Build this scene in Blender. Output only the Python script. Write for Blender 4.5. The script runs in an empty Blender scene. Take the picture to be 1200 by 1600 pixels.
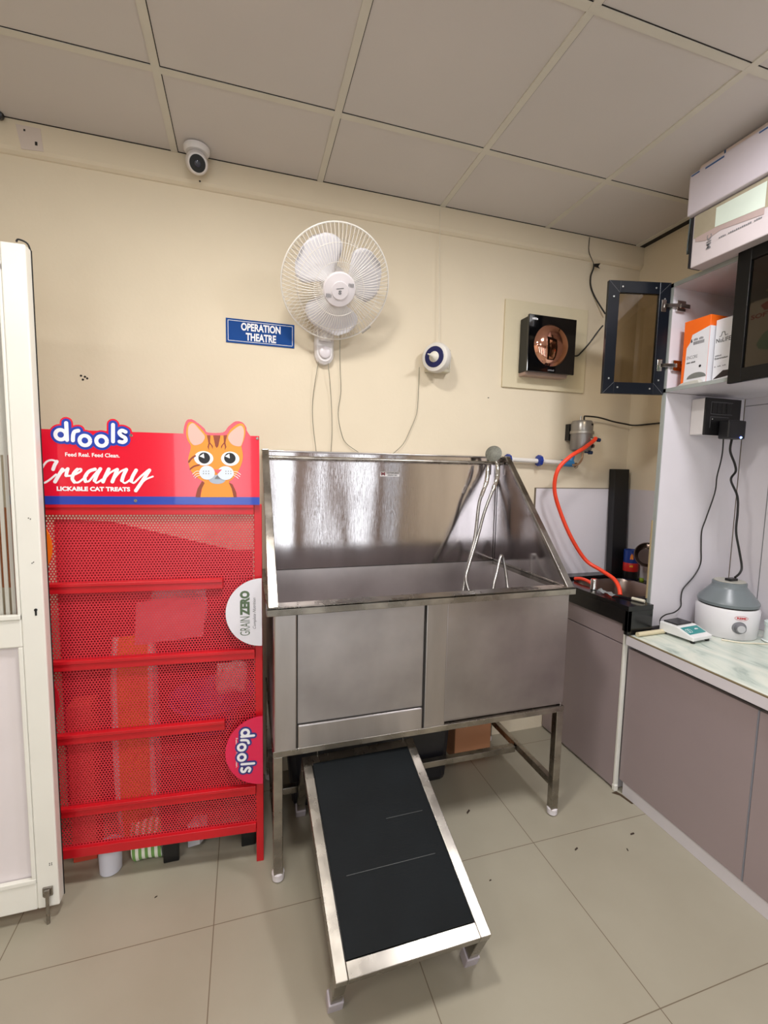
import bpy, bmesh, math, random
from mathutils import Vector, Matrix, Quaternion
random.seed(7)
SC = bpy.context.scene
COL = SC.collection
PI = math.pi
def V(*a): return Vector(a)

# ------------------------------------------------------------------ materials
def lin(c):
    return tuple((x/12.92 if x <= .04045 else ((x+.055)/1.055)**2.4) for x in [v/255 for v in c]) + (1,)
MATS = {}
def base(name):
    m = bpy.data.materials.new(name); m.use_nodes = True
    nt = m.node_tree; return m, nt, nt.nodes['Principled BSDF'], nt.nodes['Material Output']
def nd(nt, t, **k):
    n = nt.nodes.new(t)
    for a, b in k.items(): setattr(n, a, b)
    return n
def coords(nt, scale=(1, 1, 1), kind='Object'):
    tc = nd(nt, 'ShaderNodeTexCoord'); mp = nd(nt, 'ShaderNodeMapping'); mp.inputs['Scale'].default_value = scale
    nt.links.new(tc.outputs[kind], mp.inputs[0]); return mp.outputs[0]
def M(name, col=(200, 200, 200), rough=.5, metal=0, var=.06, vs=6, vscale=(1, 1, 1), bump=0, bs=30, bscale=None, alpha=1,
      trans=0, coat=0, emit=0, rvar=0, col2=None, spec=.5, wave=0, aniso=0):
    if name in MATS: return MATS[name]
    m, nt, b, out = base(name)
    c = lin(col); d = lin(col2) if col2 else tuple(max(0, x*(1-var)) for x in c[:3])+(1,)
    n = nd(nt, 'ShaderNodeTexNoise'); n.inputs['Scale'].default_value = vs; n.inputs['Detail'].default_value = 4
    nt.links.new(coords(nt, vscale), n.inputs[0])
    r = nd(nt, 'ShaderNodeValToRGB'); r.color_ramp.elements[0].color = d; r.color_ramp.elements[1].color = c
    r.color_ramp.elements[0].position = .35; r.color_ramp.elements[1].position = .65
    nt.links.new(n.outputs[0], r.inputs[0]); nt.links.new(r.outputs[0], b.inputs['Base Color'])
    b.inputs['Roughness'].default_value = rough; b.inputs['Metallic'].default_value = metal
    b.inputs['Coat Weight'].default_value = coat; b.inputs['Alpha'].default_value = alpha
    b.inputs['Specular IOR Level'].default_value = spec
    if trans: b.inputs['Transmission Weight'].default_value = trans
    if emit: b.inputs['Emission Color'].default_value = c; b.inputs['Emission Strength'].default_value = emit
    if rvar:
        mr = nd(nt, 'ShaderNodeMapRange'); mr.inputs['To Min'].default_value = rough-rvar; mr.inputs['To Max'].default_value = rough+rvar
        nt.links.new(n.outputs[0], mr.inputs[0]); nt.links.new(mr.outputs[0], b.inputs['Roughness'])
    if aniso:
        b.inputs['Anisotropic'].default_value = aniso; tg = nd(nt, 'ShaderNodeTangent'); tg.direction_type = 'RADIAL'; tg.axis = 'X'; nt.links.new(tg.outputs[0], b.inputs['Tangent'])
    last = None
    if wave:
        w = nd(nt, 'ShaderNodeTexNoise'); w.inputs['Scale'].default_value = 2.4; w.inputs['Detail'].default_value = 0
        nt.links.new(coords(nt, (2.2, 2.2, .45)), w.inputs[0])
        bw = nd(nt, 'ShaderNodeBump'); bw.inputs['Strength'].default_value = 1; bw.inputs['Distance'].default_value = wave
        nt.links.new(w.outputs[0], bw.inputs['Height']); last = bw
    if bump:
        n2 = nd(nt, 'ShaderNodeTexNoise'); n2.inputs['Scale'].default_value = bs; n2.inputs['Detail'].default_value = 3
        nt.links.new(coords(nt, bscale or vscale), n2.inputs[0])
        bu = nd(nt, 'ShaderNodeBump'); bu.inputs['Strength'].default_value = bump; bu.inputs['Distance'].default_value = .002
        nt.links.new(n2.outputs[0], bu.inputs['Height'])
        if last: nt.links.new(last.outputs[0], bu.inputs['Normal'])
        last = bu
    if last: nt.links.new(last.outputs[0], b.inputs['Normal'])
    MATS[name] = m; return m
def glass_mat(name, tint, transp, rough=.05):
    m, nt, b, out = base(name)
    t = nd(nt, 'ShaderNodeBsdfTransparent'); t.inputs[0].default_value = tint
    g = nd(nt, 'ShaderNodeBsdfGlossy'); g.inputs['Roughness'].default_value = rough
    mx = nd(nt, 'ShaderNodeMixShader'); mx.inputs[0].default_value = 1-transp
    nt.links.new(t.outputs[0], mx.inputs[1]); nt.links.new(g.outputs[0], mx.inputs[2]); nt.links.new(mx.outputs[0], out.inputs[0])
    MATS[name] = m; return m
def grid_nodes(nt, axis, x0, s, w):
    """1 near the lines axis = x0 + k*s"""
    tc = nd(nt, 'ShaderNodeTexCoord'); sp = nd(nt, 'ShaderNodeSeparateXYZ'); nt.links.new(tc.outputs['Object'], sp.inputs[0])
    a = nd(nt, 'ShaderNodeMath', operation='SUBTRACT'); nt.links.new(sp.outputs[axis], a.inputs[0]); a.inputs[1].default_value = x0-s/2
    f = nd(nt, 'ShaderNodeMath', operation='DIVIDE'); nt.links.new(a.outputs[0], f.inputs[0]); f.inputs[1].default_value = s
    g = nd(nt, 'ShaderNodeMath', operation='FRACT'); nt.links.new(f.outputs[0], g.inputs[0])
    h = nd(nt, 'ShaderNodeMath', operation='SUBTRACT'); nt.links.new(g.outputs[0], h.inputs[0]); h.inputs[1].default_value = .5
    i = nd(nt, 'ShaderNodeMath', operation='ABSOLUTE'); nt.links.new(h.outputs[0], i.inputs[0])
    j = nd(nt, 'ShaderNodeMath', operation='LESS_THAN'); nt.links.new(i.outputs[0], j.inputs[0]); j.inputs[1].default_value = w/s/2
    return j.outputs[0]
def floor_mat():
    m, nt, b, out = base('floor_tiles')
    ga = grid_nodes(nt, 0, 1.1216, .6177, .0030); gb = grid_nodes(nt, 1, -.7247, .6, .0028)
    mx = nd(nt, 'ShaderNodeMath', operation='MAXIMUM'); nt.links.new(ga, mx.inputs[0]); nt.links.new(gb, mx.inputs[1])
    n = nd(nt, 'ShaderNodeTexNoise'); n.inputs['Scale'].default_value = 1.6; n.inputs['Detail'].default_value = 5
    nt.links.new(coords(nt), n.inputs[0])
    r = nd(nt, 'ShaderNodeValToRGB'); r.color_ramp.elements[0].position = .3; r.color_ramp.elements[1].position = .7
    r.color_ramp.elements[0].color = lin((154, 147, 130)); r.color_ramp.elements[1].color = lin((166, 160, 144))
    nt.links.new(n.outputs[0], r.inputs[0])
    mc = nd(nt, 'ShaderNodeMix', data_type='RGBA'); nt.links.new(mx.outputs[0], mc.inputs[0]); nt.links.new(r.outputs[0], mc.inputs[6])
    mc.inputs[7].default_value = lin((112, 100, 84)); nt.links.new(mc.outputs[2], b.inputs['Base Color'])
    b.inputs['Roughness'].default_value = .3; b.inputs['Specular IOR Level'].default_value = .35
    n2 = nd(nt, 'ShaderNodeTexNoise'); n2.inputs['Scale'].default_value = 5; n2.inputs['Detail'].default_value = 6
    nt.links.new(coords(nt), n2.inputs[0]); mr = nd(nt, 'ShaderNodeMapRange'); mr.inputs['To Min'].default_value = .22; mr.inputs['To Max'].default_value = .42
    nt.links.new(n2.outputs[0], mr.inputs[0]); nt.links.new(mr.outputs[0], b.inputs['Roughness'])
    return m
def perf_mat():
    m, nt, b, out = base('perforated_red_sheet')
    s = .0098
    tc = nd(nt, 'ShaderNodeTexCoord'); sp = nd(nt, 'ShaderNodeSeparateXYZ'); nt.links.new(tc.outputs['Object'], sp.inputs[0])
    cb = nd(nt, 'ShaderNodeCombineXYZ'); nt.links.new(sp.outputs[0], cb.inputs[0]); nt.links.new(sp.outputs[2], cb.inputs[1])
    dv = nd(nt, 'ShaderNodeVectorMath', operation='MULTIPLY'); dv.inputs[1].default_value = (1/s, 1/(s*1.732), 0); nt.links.new(cb.outputs[0], dv.inputs[0])
    ds = []
    for off in (0, .5):
        a = nd(nt, 'ShaderNodeVectorMath', operation='ADD'); a.inputs[1].default_value = (off, off, 0); nt.links.new(dv.outputs[0], a.inputs[0])
        f = nd(nt, 'ShaderNodeVectorMath', operation='FRACTION'); nt.links.new(a.outputs[0], f.inputs[0])
        c = nd(nt, 'ShaderNodeVectorMath', operation='SUBTRACT'); c.inputs[1].default_value = (.5, .5, 0); nt.links.new(f.outputs[0], c.inputs[0])
        e = nd(nt, 'ShaderNodeVectorMath', operation='MULTIPLY'); e.inputs[1].default_value = (1, 1.732, 0); nt.links.new(c.outputs[0], e.inputs[0])
        l = nd(nt, 'ShaderNodeVectorMath', operation='LENGTH'); nt.links.new(e.outputs[0], l.inputs[0]); ds.append(l.outputs['Value'])
    mn = nd(nt, 'ShaderNodeMath', operation='MINIMUM'); nt.links.new(ds[0], mn.inputs[0]); nt.links.new(ds[1], mn.inputs[1])
    lt = nd(nt, 'ShaderNodeMath', operation='LESS_THAN'); nt.links.new(mn.outputs[0], lt.inputs[0]); lt.inputs[1].default_value = .30
    t = nd(nt, 'ShaderNodeBsdfTransparent'); mx = nd(nt, 'ShaderNodeMixShader')
    nt.links.new(lt.outputs[0], mx.inputs[0]); nt.links.new(b.outputs[0], mx.inputs[1]); nt.links.new(t.outputs[0], mx.inputs[2]); nt.links.new(mx.outputs[0], out.inputs[0])
    b.inputs['Base Color'].default_value = lin((206, 44, 58)); b.inputs['Roughness'].default_value = .35
    return m
def marble_mat():
    m, nt, b, out = base('green_white_marble')
    w = nd(nt, 'ShaderNodeTexNoise'); w.inputs['Scale'].default_value = 3.2; w.inputs['Detail'].default_value = 9; w.inputs['Distortion'].default_value = 2.2
    nt.links.new(coords(nt, (2.4, .8, 1)), w.inputs[0])
    r = nd(nt, 'ShaderNodeValToRGB'); e = r.color_ramp.elements
    e[0].position = .30; e[0].color = lin((150, 164, 156)); e[1].position = .60; e[1].color = lin((216, 220, 208))
    x = e.new(.42); x.color = lin((196, 206, 196)); nt.links.new(w.outputs[0], r.inputs[0]); nt.links.new(r.outputs[0], b.inputs['Base Color'])
    b.inputs['Roughness'].default_value = .22; return m
def frosted_mat():
    """door glass: clear pane with frosted vertical stripes on its lower part"""
    m, nt, b, out = base('striped_frosted_glass')
    tc = nd(nt, 'ShaderNodeTexCoord'); sp = nd(nt, 'ShaderNodeSeparateXYZ'); nt.links.new(tc.outputs['Object'], sp.inputs[0])
    st = grid_nodes(nt, 0, 0, .017, .010)
    lo = nd(nt, 'ShaderNodeMath', operation='LESS_THAN'); nt.links.new(sp.outputs[2], lo.inputs[0]); lo.inputs[1].default_value = .50
    mu = nd(nt, 'ShaderNodeMath', operation='MULTIPLY'); nt.links.new(st, mu.inputs[0]); nt.links.new(lo.outputs[0], mu.inputs[1])
    hi = nd(nt, 'ShaderNodeMath', operation='GREATER_THAN'); nt.links.new(sp.outputs[2], hi.inputs[0]); hi.inputs[1].default_value = .50
    mx0 = nd(nt, 'ShaderNodeMath', operation='MAXIMUM'); nt.links.new(mu.outputs[0], mx0.inputs[0]); nt.links.new(hi.outputs[0], mx0.inputs[1])
    cl = nd(nt, 'ShaderNodeBsdfTransparent'); cl.inputs[0].default_value = (.8, .82, .8, 1)
    gl = nd(nt, 'ShaderNodeBsdfGlossy'); gl.inputs['Roughness'].default_value = .05; a = nd(nt, 'ShaderNodeMixShader'); a.inputs[0].default_value = .08
    nt.links.new(cl.outputs[0], a.inputs[1]); nt.links.new(gl.outputs[0], a.inputs[2])
    b.inputs['Base Color'].default_value = lin((205, 204, 196)); b.inputs['Roughness'].default_value = .4
    t2 = nd(nt, 'ShaderNodeBsdfTransparent'); f = nd(nt, 'ShaderNodeMixShader'); f.inputs[0].default_value = .25
    nt.links.new(b.outputs[0], f.inputs[1]); nt.links.new(t2.outputs[0], f.inputs[2])
    mx = nd(nt, 'ShaderNodeMixShader'); nt.links.new(mx0.outputs[0], mx.inputs[0]); nt.links.new(a.outputs[0], mx.inputs[1]); nt.links.new(f.outputs[0], mx.inputs[2])
    nt.links.new(mx.outputs[0], out.inputs[0]); return m

WALL = M('cream_wall_paint', (224, 211, 187), .7, var=.05, vs=2.2, bump=.25, bs=60)
CEIL = M('grey_ceiling_board', (208, 202, 199), .85, var=.05, vs=1.5)
CBAR = M('ceiling_bar', (212, 207, 196), .7)
DARK = M('dark_gap', (38, 35, 32), .9)
STEEL = M('brushed_steel', (188, 182, 181), .31, 1, var=.2, vs=3, vscale=(3, 3, .6), bump=.05, bs=90, bscale=(6, 6, .3), rvar=.08, wave=.006, aniso=.6)
STEELP = M('polished_steel_sheet', (202, 195, 195), .10, 1, var=.14, vs=3, vscale=(3, 3, .5), bump=.03, bs=80, bscale=(8, 8, .2), rvar=.03, wave=.005, aniso=.9)
STEELB = M('basin_steel', (208, 202, 202), .34, 1, var=.2, vs=4, rvar=.06)
STEELD = M('worn_steel_panel', (186, 180, 180), .36, 1, var=.30, vs=3.0, vscale=(1, 1, 1), bump=.05, bs=70, bscale=(.4, 1, 6), rvar=.08, wave=.006, aniso=.6)
STUBE = M('steel_tube', (176, 170, 162), .28, 1, var=.42, vs=11, rvar=.1)
CHROME = M('chrome', (215, 213, 210), .1, 1, var=.05)
RED = M('red_enamel', (200, 22, 34), .3, var=.12, vs=8)
PERF = perf_mat()
WHITEP = M('white_plastic', (228, 224, 224), .35, var=.03)
UPVC = M('white_upvc', (232, 230, 222), .3, var=.03)
UPVCP = M('white_door_panel', (226, 218, 220), .35, var=.03)
BLACKP = M('black_plastic', (16, 16, 18), .3, var=.2)
RUBBER = M('black_rubber', (14, 14, 15), .6, var=.2)
MAT_BLACK = M('black_ribbed_mat', (12, 17, 20), .6, var=.35, vs=7, bump=.25, bs=30, bscale=(1, 12, 12), spec=.15)
GRANITE = M('black_granite', (20, 20, 22), .16, var=.5, vs=60)
LAM = M('mauve_grey_laminate', (158, 143, 145), .32, var=.05, vs=3)
LAMW = M('white_laminate', (216, 211, 217), .4, var=.03)
LAMG = M('grey_laminate_edge', (150, 155, 152), .5, var=.08)
MARBLE = marble_mat()
NAVY = M('navy_profile', (13, 18, 27), .3, var=.2, spec=.35)

# ------------------------------------------------------------------ mesh builder
class MB:
    def __init__(s): s.bm = bmesh.new(); s.k = 0
    def _add(s, vs, fs):
        b = [s.bm.verts.new(v) for v in vs]
        for f in fs:
            try: s.bm.faces.new([b[i] for i in f])
            except ValueError: pass
        return s
    def box(s, x0, x1, y0, y1, z0, z1):
        if x0 > x1: x0, x1 = x1, x0
        if y0 > y1: y0, y1 = y1, y0
        if z0 > z1: z0, z1 = z1, z0
        v = [(x, y, z) for z in (z0, z1) for y in (y0, y1) for x in (x0, x1)]
        return s._add(v, [(0, 2, 3, 1), (4, 5, 7, 6), (0, 1, 5, 4), (2, 6, 7, 3), (0, 4, 6, 2), (1, 3, 7, 5)])
    def hexa(s, p):   # 8 points: bottom 4 ccw, top 4 ccw
        return s._add(p, [(3, 2, 1, 0), (4, 5, 6, 7), (0, 1, 5, 4), (1, 2, 6, 5), (2, 3, 7, 6), (3, 0, 4, 7)])
    def prism(s, poly, axis, a, b):
        """poly: 2d points; extruded along axis from a to b. axis 1: poly is (x,z); axis 0: (y,z); axis 2: (x,y)"""
        def P(u, w, t): return (t, u, w) if axis == 0 else ((u, t, w) if axis == 1 else (u, w, t))
        n = len(poly); v = [P(u, w, a) for u, w in poly]+[P(u, w, b) for u, w in poly]
        return s._add(v, [tuple(range(n)), tuple(range(2*n-1, n-1, -1))]+[(i, n+i, n+(i+1) % n, (i+1) % n) for i in range(n)])
    def flat(s, poly, y): return s._add([(u, y, w) for u, w in poly], [tuple(range(len(poly)))])
    def beam(s, a, b, w, h=None, up=(0, 0, 1)):
        a, b = Vector(a), Vector(b); h = h or w; d = (b-a).normalized(); up = Vector(up)
        if abs(d.dot(up)) > .98: up = Vector((0, 1, 0))
        r = d.cross(up).normalized(); u = r.cross(d)
        q = [r*i*w/2+u*j*h/2 for i, j in ((-1, -1), (1, -1), (1, 1), (-1, 1))]
        return s.hexa([a+x for x in q]+[b+x for x in q])
    def tube(s, pts, r, seg=8, closed=False, caps=True):
        pts = [Vector(p) for p in pts]; n = len(pts); rings = []
        rr = r if isinstance(r, (list, tuple)) else [r]*n
        ref = None
        for i, p in enumerate(pts):
            if closed: t = (pts[(i+1) % n]-pts[i-1]).normalized()
            else: t = (pts[min(i+1, n-1)]-pts[max(i-1, 0)]).normalized()
            if ref is None: ref = t.orthogonal().normalized()
            ref = (ref-t*ref.dot(t))
            ref = ref.normalized() if ref.length > 1e-6 else t.orthogonal().normalized()
            bn = t.cross(ref)
            rings.append([s.bm.verts.new(p+(ref*math.cos(2*PI*k/seg)+bn*math.sin(2*PI*k/seg))*rr[i]) for k in range(seg)])
        m = n if closed else n-1
        for i in range(m):
            A, B = rings[i], rings[(i+1) % n]
            for k in range(seg): s.bm.faces.new((A[k], A[(k+1) % seg], B[(k+1) % seg], B[k]))
        if not closed and caps: s.bm.faces.new(rings[0][::-1]); s.bm.faces.new(rings[-1])
        return s
    def lathe(s, prof, c=(0, 0, 0), seg=32, axis=(0, 0, 1), caps=True):
        """prof: list of (radius, height)"""
        q = Vector((0, 0, 1)).rotation_difference(Vector(axis).normalized()); c = Vector(c); rings = []
        for r, h in prof:
            rings.append([s.bm.verts.new(c+q @ Vector((max(r, 1e-5)*math.cos(2*PI*k/seg), max(r, 1e-5)*math.sin(2*PI*k/seg), h))) for k in range(seg)])
        for A, B in zip(rings, rings[1:]):
            for k in range(seg): s.bm.faces.new((A[k], A[(k+1) % seg], B[(k+1) % seg], B[k]))
        if caps: s.bm.faces.new(rings[0][::-1]); s.bm.faces.new(rings[-1])
        return s
    def disc(s, u, w, ru, rw, y, seg=28): return s.flat([(u+ru*math.cos(2*PI*k/seg), w+rw*math.sin(2*PI*k/seg)) for k in range(seg)], y)
    def stroke(s, pts, wd, y, smooth=True):
        if smooth and len(pts) > 2: pts = crv([(a, b, 0) for a, b in pts], 7); pts = [(p.x, p.y) for p in pts]
        n = len(pts); L, R = [], []
        for i, (a, b) in enumerate(pts):
            p, q = pts[max(i-1, 0)], pts[min(i+1, n-1)]; dx, dz = q[0]-p[0], q[1]-p[1]; l = math.hypot(dx, dz) or 1
            L.append((a-dz/l*wd/2, b+dx/l*wd/2)); R.append((a+dz/l*wd/2, b-dx/l*wd/2))
        y -= 3e-5*s.k; s.k += 1
        for i in range(n-1): s.flat([L[i], L[i+1], R[i+1], R[i]], y)
        if math.hypot(pts[0][0]-pts[-1][0], pts[0][1]-pts[-1][1]) < 1e-5: return s
        for e, A, B in ((pts[0], L[0], R[0]), (pts[-1], R[-1], L[-1])):
            a0 = math.atan2(A[1]-e[1], A[0]-e[0]); s.flat([(e[0]+wd/2*math.cos(a0+PI*i/10), e[1]+wd/2*math.sin(a0+PI*i/10)) for i in range(11)], y)
        return s
def crv(p, k=8):
    p = [Vector(x) for x in p]; o = []
    for i in range(len(p)-1):
        a, b, c, d = p[max(i-1, 0)], p[i], p[i+1], p[min(i+2, len(p)-1)]
        for j in range(k):
            t = j/k; o.append(.5*((2*b)+(c-a)*t+(2*a-5*b+4*c-d)*t*t+(3*b-a-3*c+d)*t**3))
    o.append(p[-1]); return o
ACC = {}
def build(name, mb, mat, parent=None, smooth=False, bevel=0, label=None, recalc=True):
    bm = mb.bm; vs = [v.co for v in bm.verts]
    lo = Vector([min(v[i] for v in vs) for i in range(3)]); hi = Vector([max(v[i] for v in vs) for i in range(3)])
    c = Vector(((lo.x+hi.x)/2, (lo.y+hi.y)/2, lo.z))
    if mat is FLOOR or name in ('floor', 'ceiling'): c = Vector((0, 0, 0))
    bmesh.ops.translate(bm, verts=bm.verts, vec=-c)
    if recalc: bmesh.ops.recalc_face_normals(bm, faces=bm.faces)
    me = bpy.data.meshes.new(name); bm.to_mesh(me); bm.free(); me.materials.append(mat)
    if smooth:
        me.polygons.foreach_set('use_smooth', [True]*len(me.polygons))
        try: me.set_sharp_from_angle(angle=math.radians(38))
        except Exception: pass
    o = bpy.data.objects.new(name, me); COL.objects.link(o)
    if parent is not None: o.parent = parent; o.location = c-ACC[parent.name]
    else: o.location = c
    ACC[o.name] = c
    if bevel:
        bv = o.modifiers.new('edge', 'BEVEL'); bv.width = bevel; bv.segments = 2; bv.limit_method = 'ANGLE'
    if label: o['label'] = label
    return o
FLOOR = floor_mat()
def thing(name, label, cat, loc=(0, 0, 0), rotz=0, group=None, kind=None):
    """Empty at the thing's base. Unrotated: its parts are given in room coordinates. Rotated: in its own."""
    o = bpy.data.objects.new(name, None); COL.objects.link(o); o.location = loc; o.rotation_euler = (0, 0, rotz)
    o.empty_display_size = .05
    ACC[o.name] = Vector((0, 0, 0)) if rotz else Vector(loc)
    if kind: o['kind'] = kind
    else: o['label'] = label; o['category'] = cat
    if group: o['group'] = group
    return o
def solo(name, label, cat, mb, mat, smooth=False, bevel=0, group=None):
    o = build(name, mb, mat, None, smooth, bevel); o['label'] = label; o['category'] = cat
    if group: o['group'] = group
    return o
def struct(name, mb, mat, **k):
    o = build(name, mb, mat, **k)
    if not k.get('parent'): o['kind'] = 'structure'
    return o
def text_pts(body, bold=0., shear=0.):
    cu = bpy.data.curves.new('tmp_text', 'FONT'); cu.body = body; cu.offset = bold; cu.shear = shear; cu.resolution_u = 3
    o = bpy.data.objects.new('tmp_text', cu); COL.objects.link(o)
    dg = bpy.context.evaluated_depsgraph_get(); me = bpy.data.meshes.new_from_object(o.evaluated_get(dg))
    v = [(p.co.x, p.co.y) for p in me.vertices]; f = [tuple(q.vertices) for q in me.polygons]
    bpy.data.objects.remove(o); bpy.data.curves.remove(cu); bpy.data.meshes.remove(me)
    return v, f
def text(name, body, mat, parent, place, w, h, bold=.02, shear=0.):
    """place(u, v) -> 3d point, for u in 0..w, v in 0..h"""
    v, f = text_pts(body, bold, shear); x0 = min(a for a, b in v); x1 = max(a for a, b in v); y0 = min(b for a, b in v); y1 = max(b for a, b in v)
    mb = MB(); mb._add([place((a-x0)/(x1-x0)*w, (b-y0)/(y1-y0)*h) for a, b in v], f)
    return build(name, mb, mat, parent, recalc=False)
def smudge(name, words, mat, parent, place, w, h):
    """print too small to read in the photograph: a row of short ink bars"""
    tot = sum(words)+len(words)-1; u = 0; mb = MB()
    for k in words:
        for i in range(k): a = (u+i+.12)/tot*w; b = (u+i+.85)/tot*w; mb._add([place(a, 0), place(b, 0), place(b, h*(1 if i % 3 else .8)), place(a, h*(1 if i % 3 else .8))], [(0, 1, 2, 3)])
        u += k+1
    return build(name, mb, mat, parent, recalc=False)
WHITE_INK = M('white_ink', (240, 240, 244), .6, var=.01); BLACK_INK = M('black_ink', (30, 30, 34), .5); GREY_INK = M('grey_ink', (120, 120, 124), .5)

# ------------------------------------------------------------------ camera
f = 709.02; yaw = .2974; pit = -.0953; rol = .0197
cy_, sy_, cp, sp_ = math.cos(yaw), math.sin(yaw), math.cos(pit), math.sin(pit)
F = V(sy_*cp, cy_*cp, sp_); R0 = V(cy_, -sy_, 0); U0 = R0.cross(F)
Rt = R0*math.cos(rol)+U0*math.sin(rol); Up = -R0*math.sin(rol)+U0*math.cos(rol)
cam = bpy.data.objects.new('camera', bpy.data.cameras.new('camera')); COL.objects.link(cam)
mt = Matrix.Identity(4)
for i in range(3): mt[i][0] = Rt[i]; mt[i][1] = Up[i]; mt[i][2] = -F[i]
mt[0][3], mt[1][3], mt[2][3] = 0, -2.1923, 1.5214
cam.matrix_world = mt
cam.data.sensor_fit = 'VERTICAL'; cam.data.sensor_height = 24; cam.data.sensor_width = 24; cam.data.lens = f/1600*24; cam.data.clip_start = .02
SC.camera = cam

# ------------------------------------------------------------------ room shell
H = 2.803; XL = -2.4; YF = -4.6
struct('floor', MB().box(XL, 2.6, YF, .1, -.05, 0), FLOOR)
ce = struct('ceiling', MB().box(XL, 2.6, YF, .1, H, H+.05), CEIL)
g = MB(); gd = MB(); wd = .026
gx = [-.2665+.6*i for i in range(-3, 5)]; gy = [-.4307-.6*i for i in range(0, 7)]
for i, x in enumerate(gx):
    if x > 2.38: continue
    g.box(x-wd/2, x+wd/2, YF, -.001, H-.004, H)
    gd.box(x+wd/2, x+wd/2+.0025, YF, -.001, H-.0015, H)
for y in gy:
    g.box(XL, 2.39, y-wd/2, y+wd/2, H-.0035, H)
    gd.box(XL, 2.39, y-wd/2-.0025, y-wd/2, H-.0015, H)
gd.box(XL, 2.185, -.026, -.022, H-.002, H)
gd.box(2.14, 2.184, -.42, -.02, H-.003, H)
build('ceiling_grid', g, CBAR, ce); build('shadow_gap', gd, DARK, ce)
wb = struct('wall_back', MB().box(XL, 2.6, 0, .1, 0, H), WALL)
struct('trim_1', MB().prism([(-.022, H), (0, H), (0, 2.683), (-.006, 2.685), (-.016, 2.694), (-.022, 2.706)], 0, XL, 2.185), WALL)
struct('wall_right', MB().box(2.185, 2.6, -.498, 0, 0, H).box(2.39, 2.6, YF, -.498, 0, H), WALL)
struct('wall_left', MB().box(XL-.1, XL, YF, .1, 0, H), WALL)
OPEN = [(-1.55, -.60), (.26, .66), (1.10, 1.27), (1.55, 1.78), (2.12, 2.26)]
fr = MB(); xs = XL
for a_, b_ in OPEN: fr.box(xs, a_, YF-.1, YF, 0, 2.42); xs = b_
fr.box(xs, 2.6, YF-.1, YF, 0, 2.42).box(XL, 2.6, YF-.1, YF, 2.42, H)
struct('wall_front', fr, M('grey_brown_front_wall', (172, 156, 148), .7))
m = MB()
for a_, b_ in OPEN:
    for x in (a_+.012, b_-.012): m.box(x-.012, x+.012, YF-.06, YF-.01, 0, 2.42)
    for z in (.03, 1.02, 2.39): m.box(a_, b_, YF-.055, YF-.015, z-.025, z+.025)
struct('window_1', m, M('bronze_frame', (70, 60, 55), .4))
# marks on the wall
mk = MB()
for x, z in ((-.642, 1.877), (-.628, 1.874), (-.636, 1.862), (-.620, 1.868)): mk.lathe([(.0045, 0), (.003, .003)], (x, 0, z), 8, (0, -1, 0))
mk.lathe([(.004, 0), (.003, .002)], (-.21, -.022, 2.749), 8, (0, -1, 0)); mk.lathe([(.004, 0), (.003, .002)], (-.171, -.022, 2.706), 8, (0, -1, 0))
mk.box(1.235, 1.243, -.001, 0, 1.905, 1.909); mk.box(-.79, -.784, -.0245, -.022, 2.765, 2.772); mk.box(-.755, -.747, -.0245, -.022, 2.722, 2.735)
build('screw_holes', mk, DARK, wb)
build('pale_patch', MB().prism([(-.815, 2.785), (-.735, 2.785), (-.728, 2.705), (-.80, 2.70)], 1, -.0235, -.022), M('pale_patch', (214, 200, 190), .7), wb)

# ------------------------------------------------------------------ door leaf at the left
d = thing('door_1', '', '', (-1.0, -.54, .05), kind='structure')
DX0, DX1, DY0, DY1 = -1.46, -.606, -.56, -.515
st = MB()
st.box(-.668, DX1, DY0, DY1, .05, 2.15).box(DX0, DX0+.062, DY0, DY1, .05, 2.15)
st.box(DX0+.062, -.668, DY0, DY1, 2.085, 2.15).box(DX0+.062, -.668, DY0, DY1, .945, 1.035).box(DX0+.062, -.668, DY0, DY1, .05, .145)
build('door_frame', st, UPVC, d, bevel=.004)
gb = MB()
for z0, z1 in ((1.035, 1.05), (2.07, 2.085)): gb.box(DX0+.062, -.668, DY0-.006, DY0+.01, z0, z1)
gb.box(-.676, -.668, DY0-.003, DY0+.01, 1.035, 2.085)
build('glazing_bead', gb, UPVC, d, bevel=.002)
build('lower_panel', MB().box(DX0+.06, -.665, DY0+.016, DY1-.016, .14, .95), UPVCP, d)
build('panel_bead', MB().box(DX0+.062, -.668, DY0-.004, DY0+.012, .145, .160).box(-.680, -.668, DY0-.002, DY0+.012, .16, .945), UPVC, d, bevel=.002)
build('glass_pane', MB().box(DX0+.06, -.665, DY0+.02, DY0+.024, 1.04, 2.08), frosted_mat(), d)
build('weather_strip', MB().box(DX1-.0005, DX1+.0018, DY1-.008, DY1-.003, .052, 2.148).tube(crv([(-.606, -.52, 2.14), (-.612, -.525, 2.165), (-.632, -.53, 2.172), (-.638, -.53, 2.164)], 5), .0025), RUBBER, d)
build('keyhole', MB().lathe([(.0045, 0), (.0045, .002)], (-.628, DY0, 1.062), 12, (0, -1, 0)).box(-.6305, -.6255, DY0-.0015, DY0, 1.044, 1.062), BLACKP, d)
mk = MB()
for x, z in ((-.634, 1.35), (-.629, 1.347), (-.631, 1.21), (-.627, 1.213), (-.6285, .205), (-.6225, .205), (-.6285, .199), (-.6225, .199)): mk.lathe([(.0016, 0), (.0016, .001)], (x, DY0, z), 8, (0, -1, 0))
build('screw_hole', mk, DARK, d)
bo = build('tower_bolt', MB().box(-.651, -.622, DY0-.006, DY0, .093, .125).box(-.645, -.628, DY0-.014, DY0-.006, .097, .121), STUBE, d, bevel=.0015)
build('bolt_rod', MB().tube([(-.6365, DY0-.010, .12), (-.6365, DY0-.010, .002)], .0052, 12), STUBE, bo, smooth=True)

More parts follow.
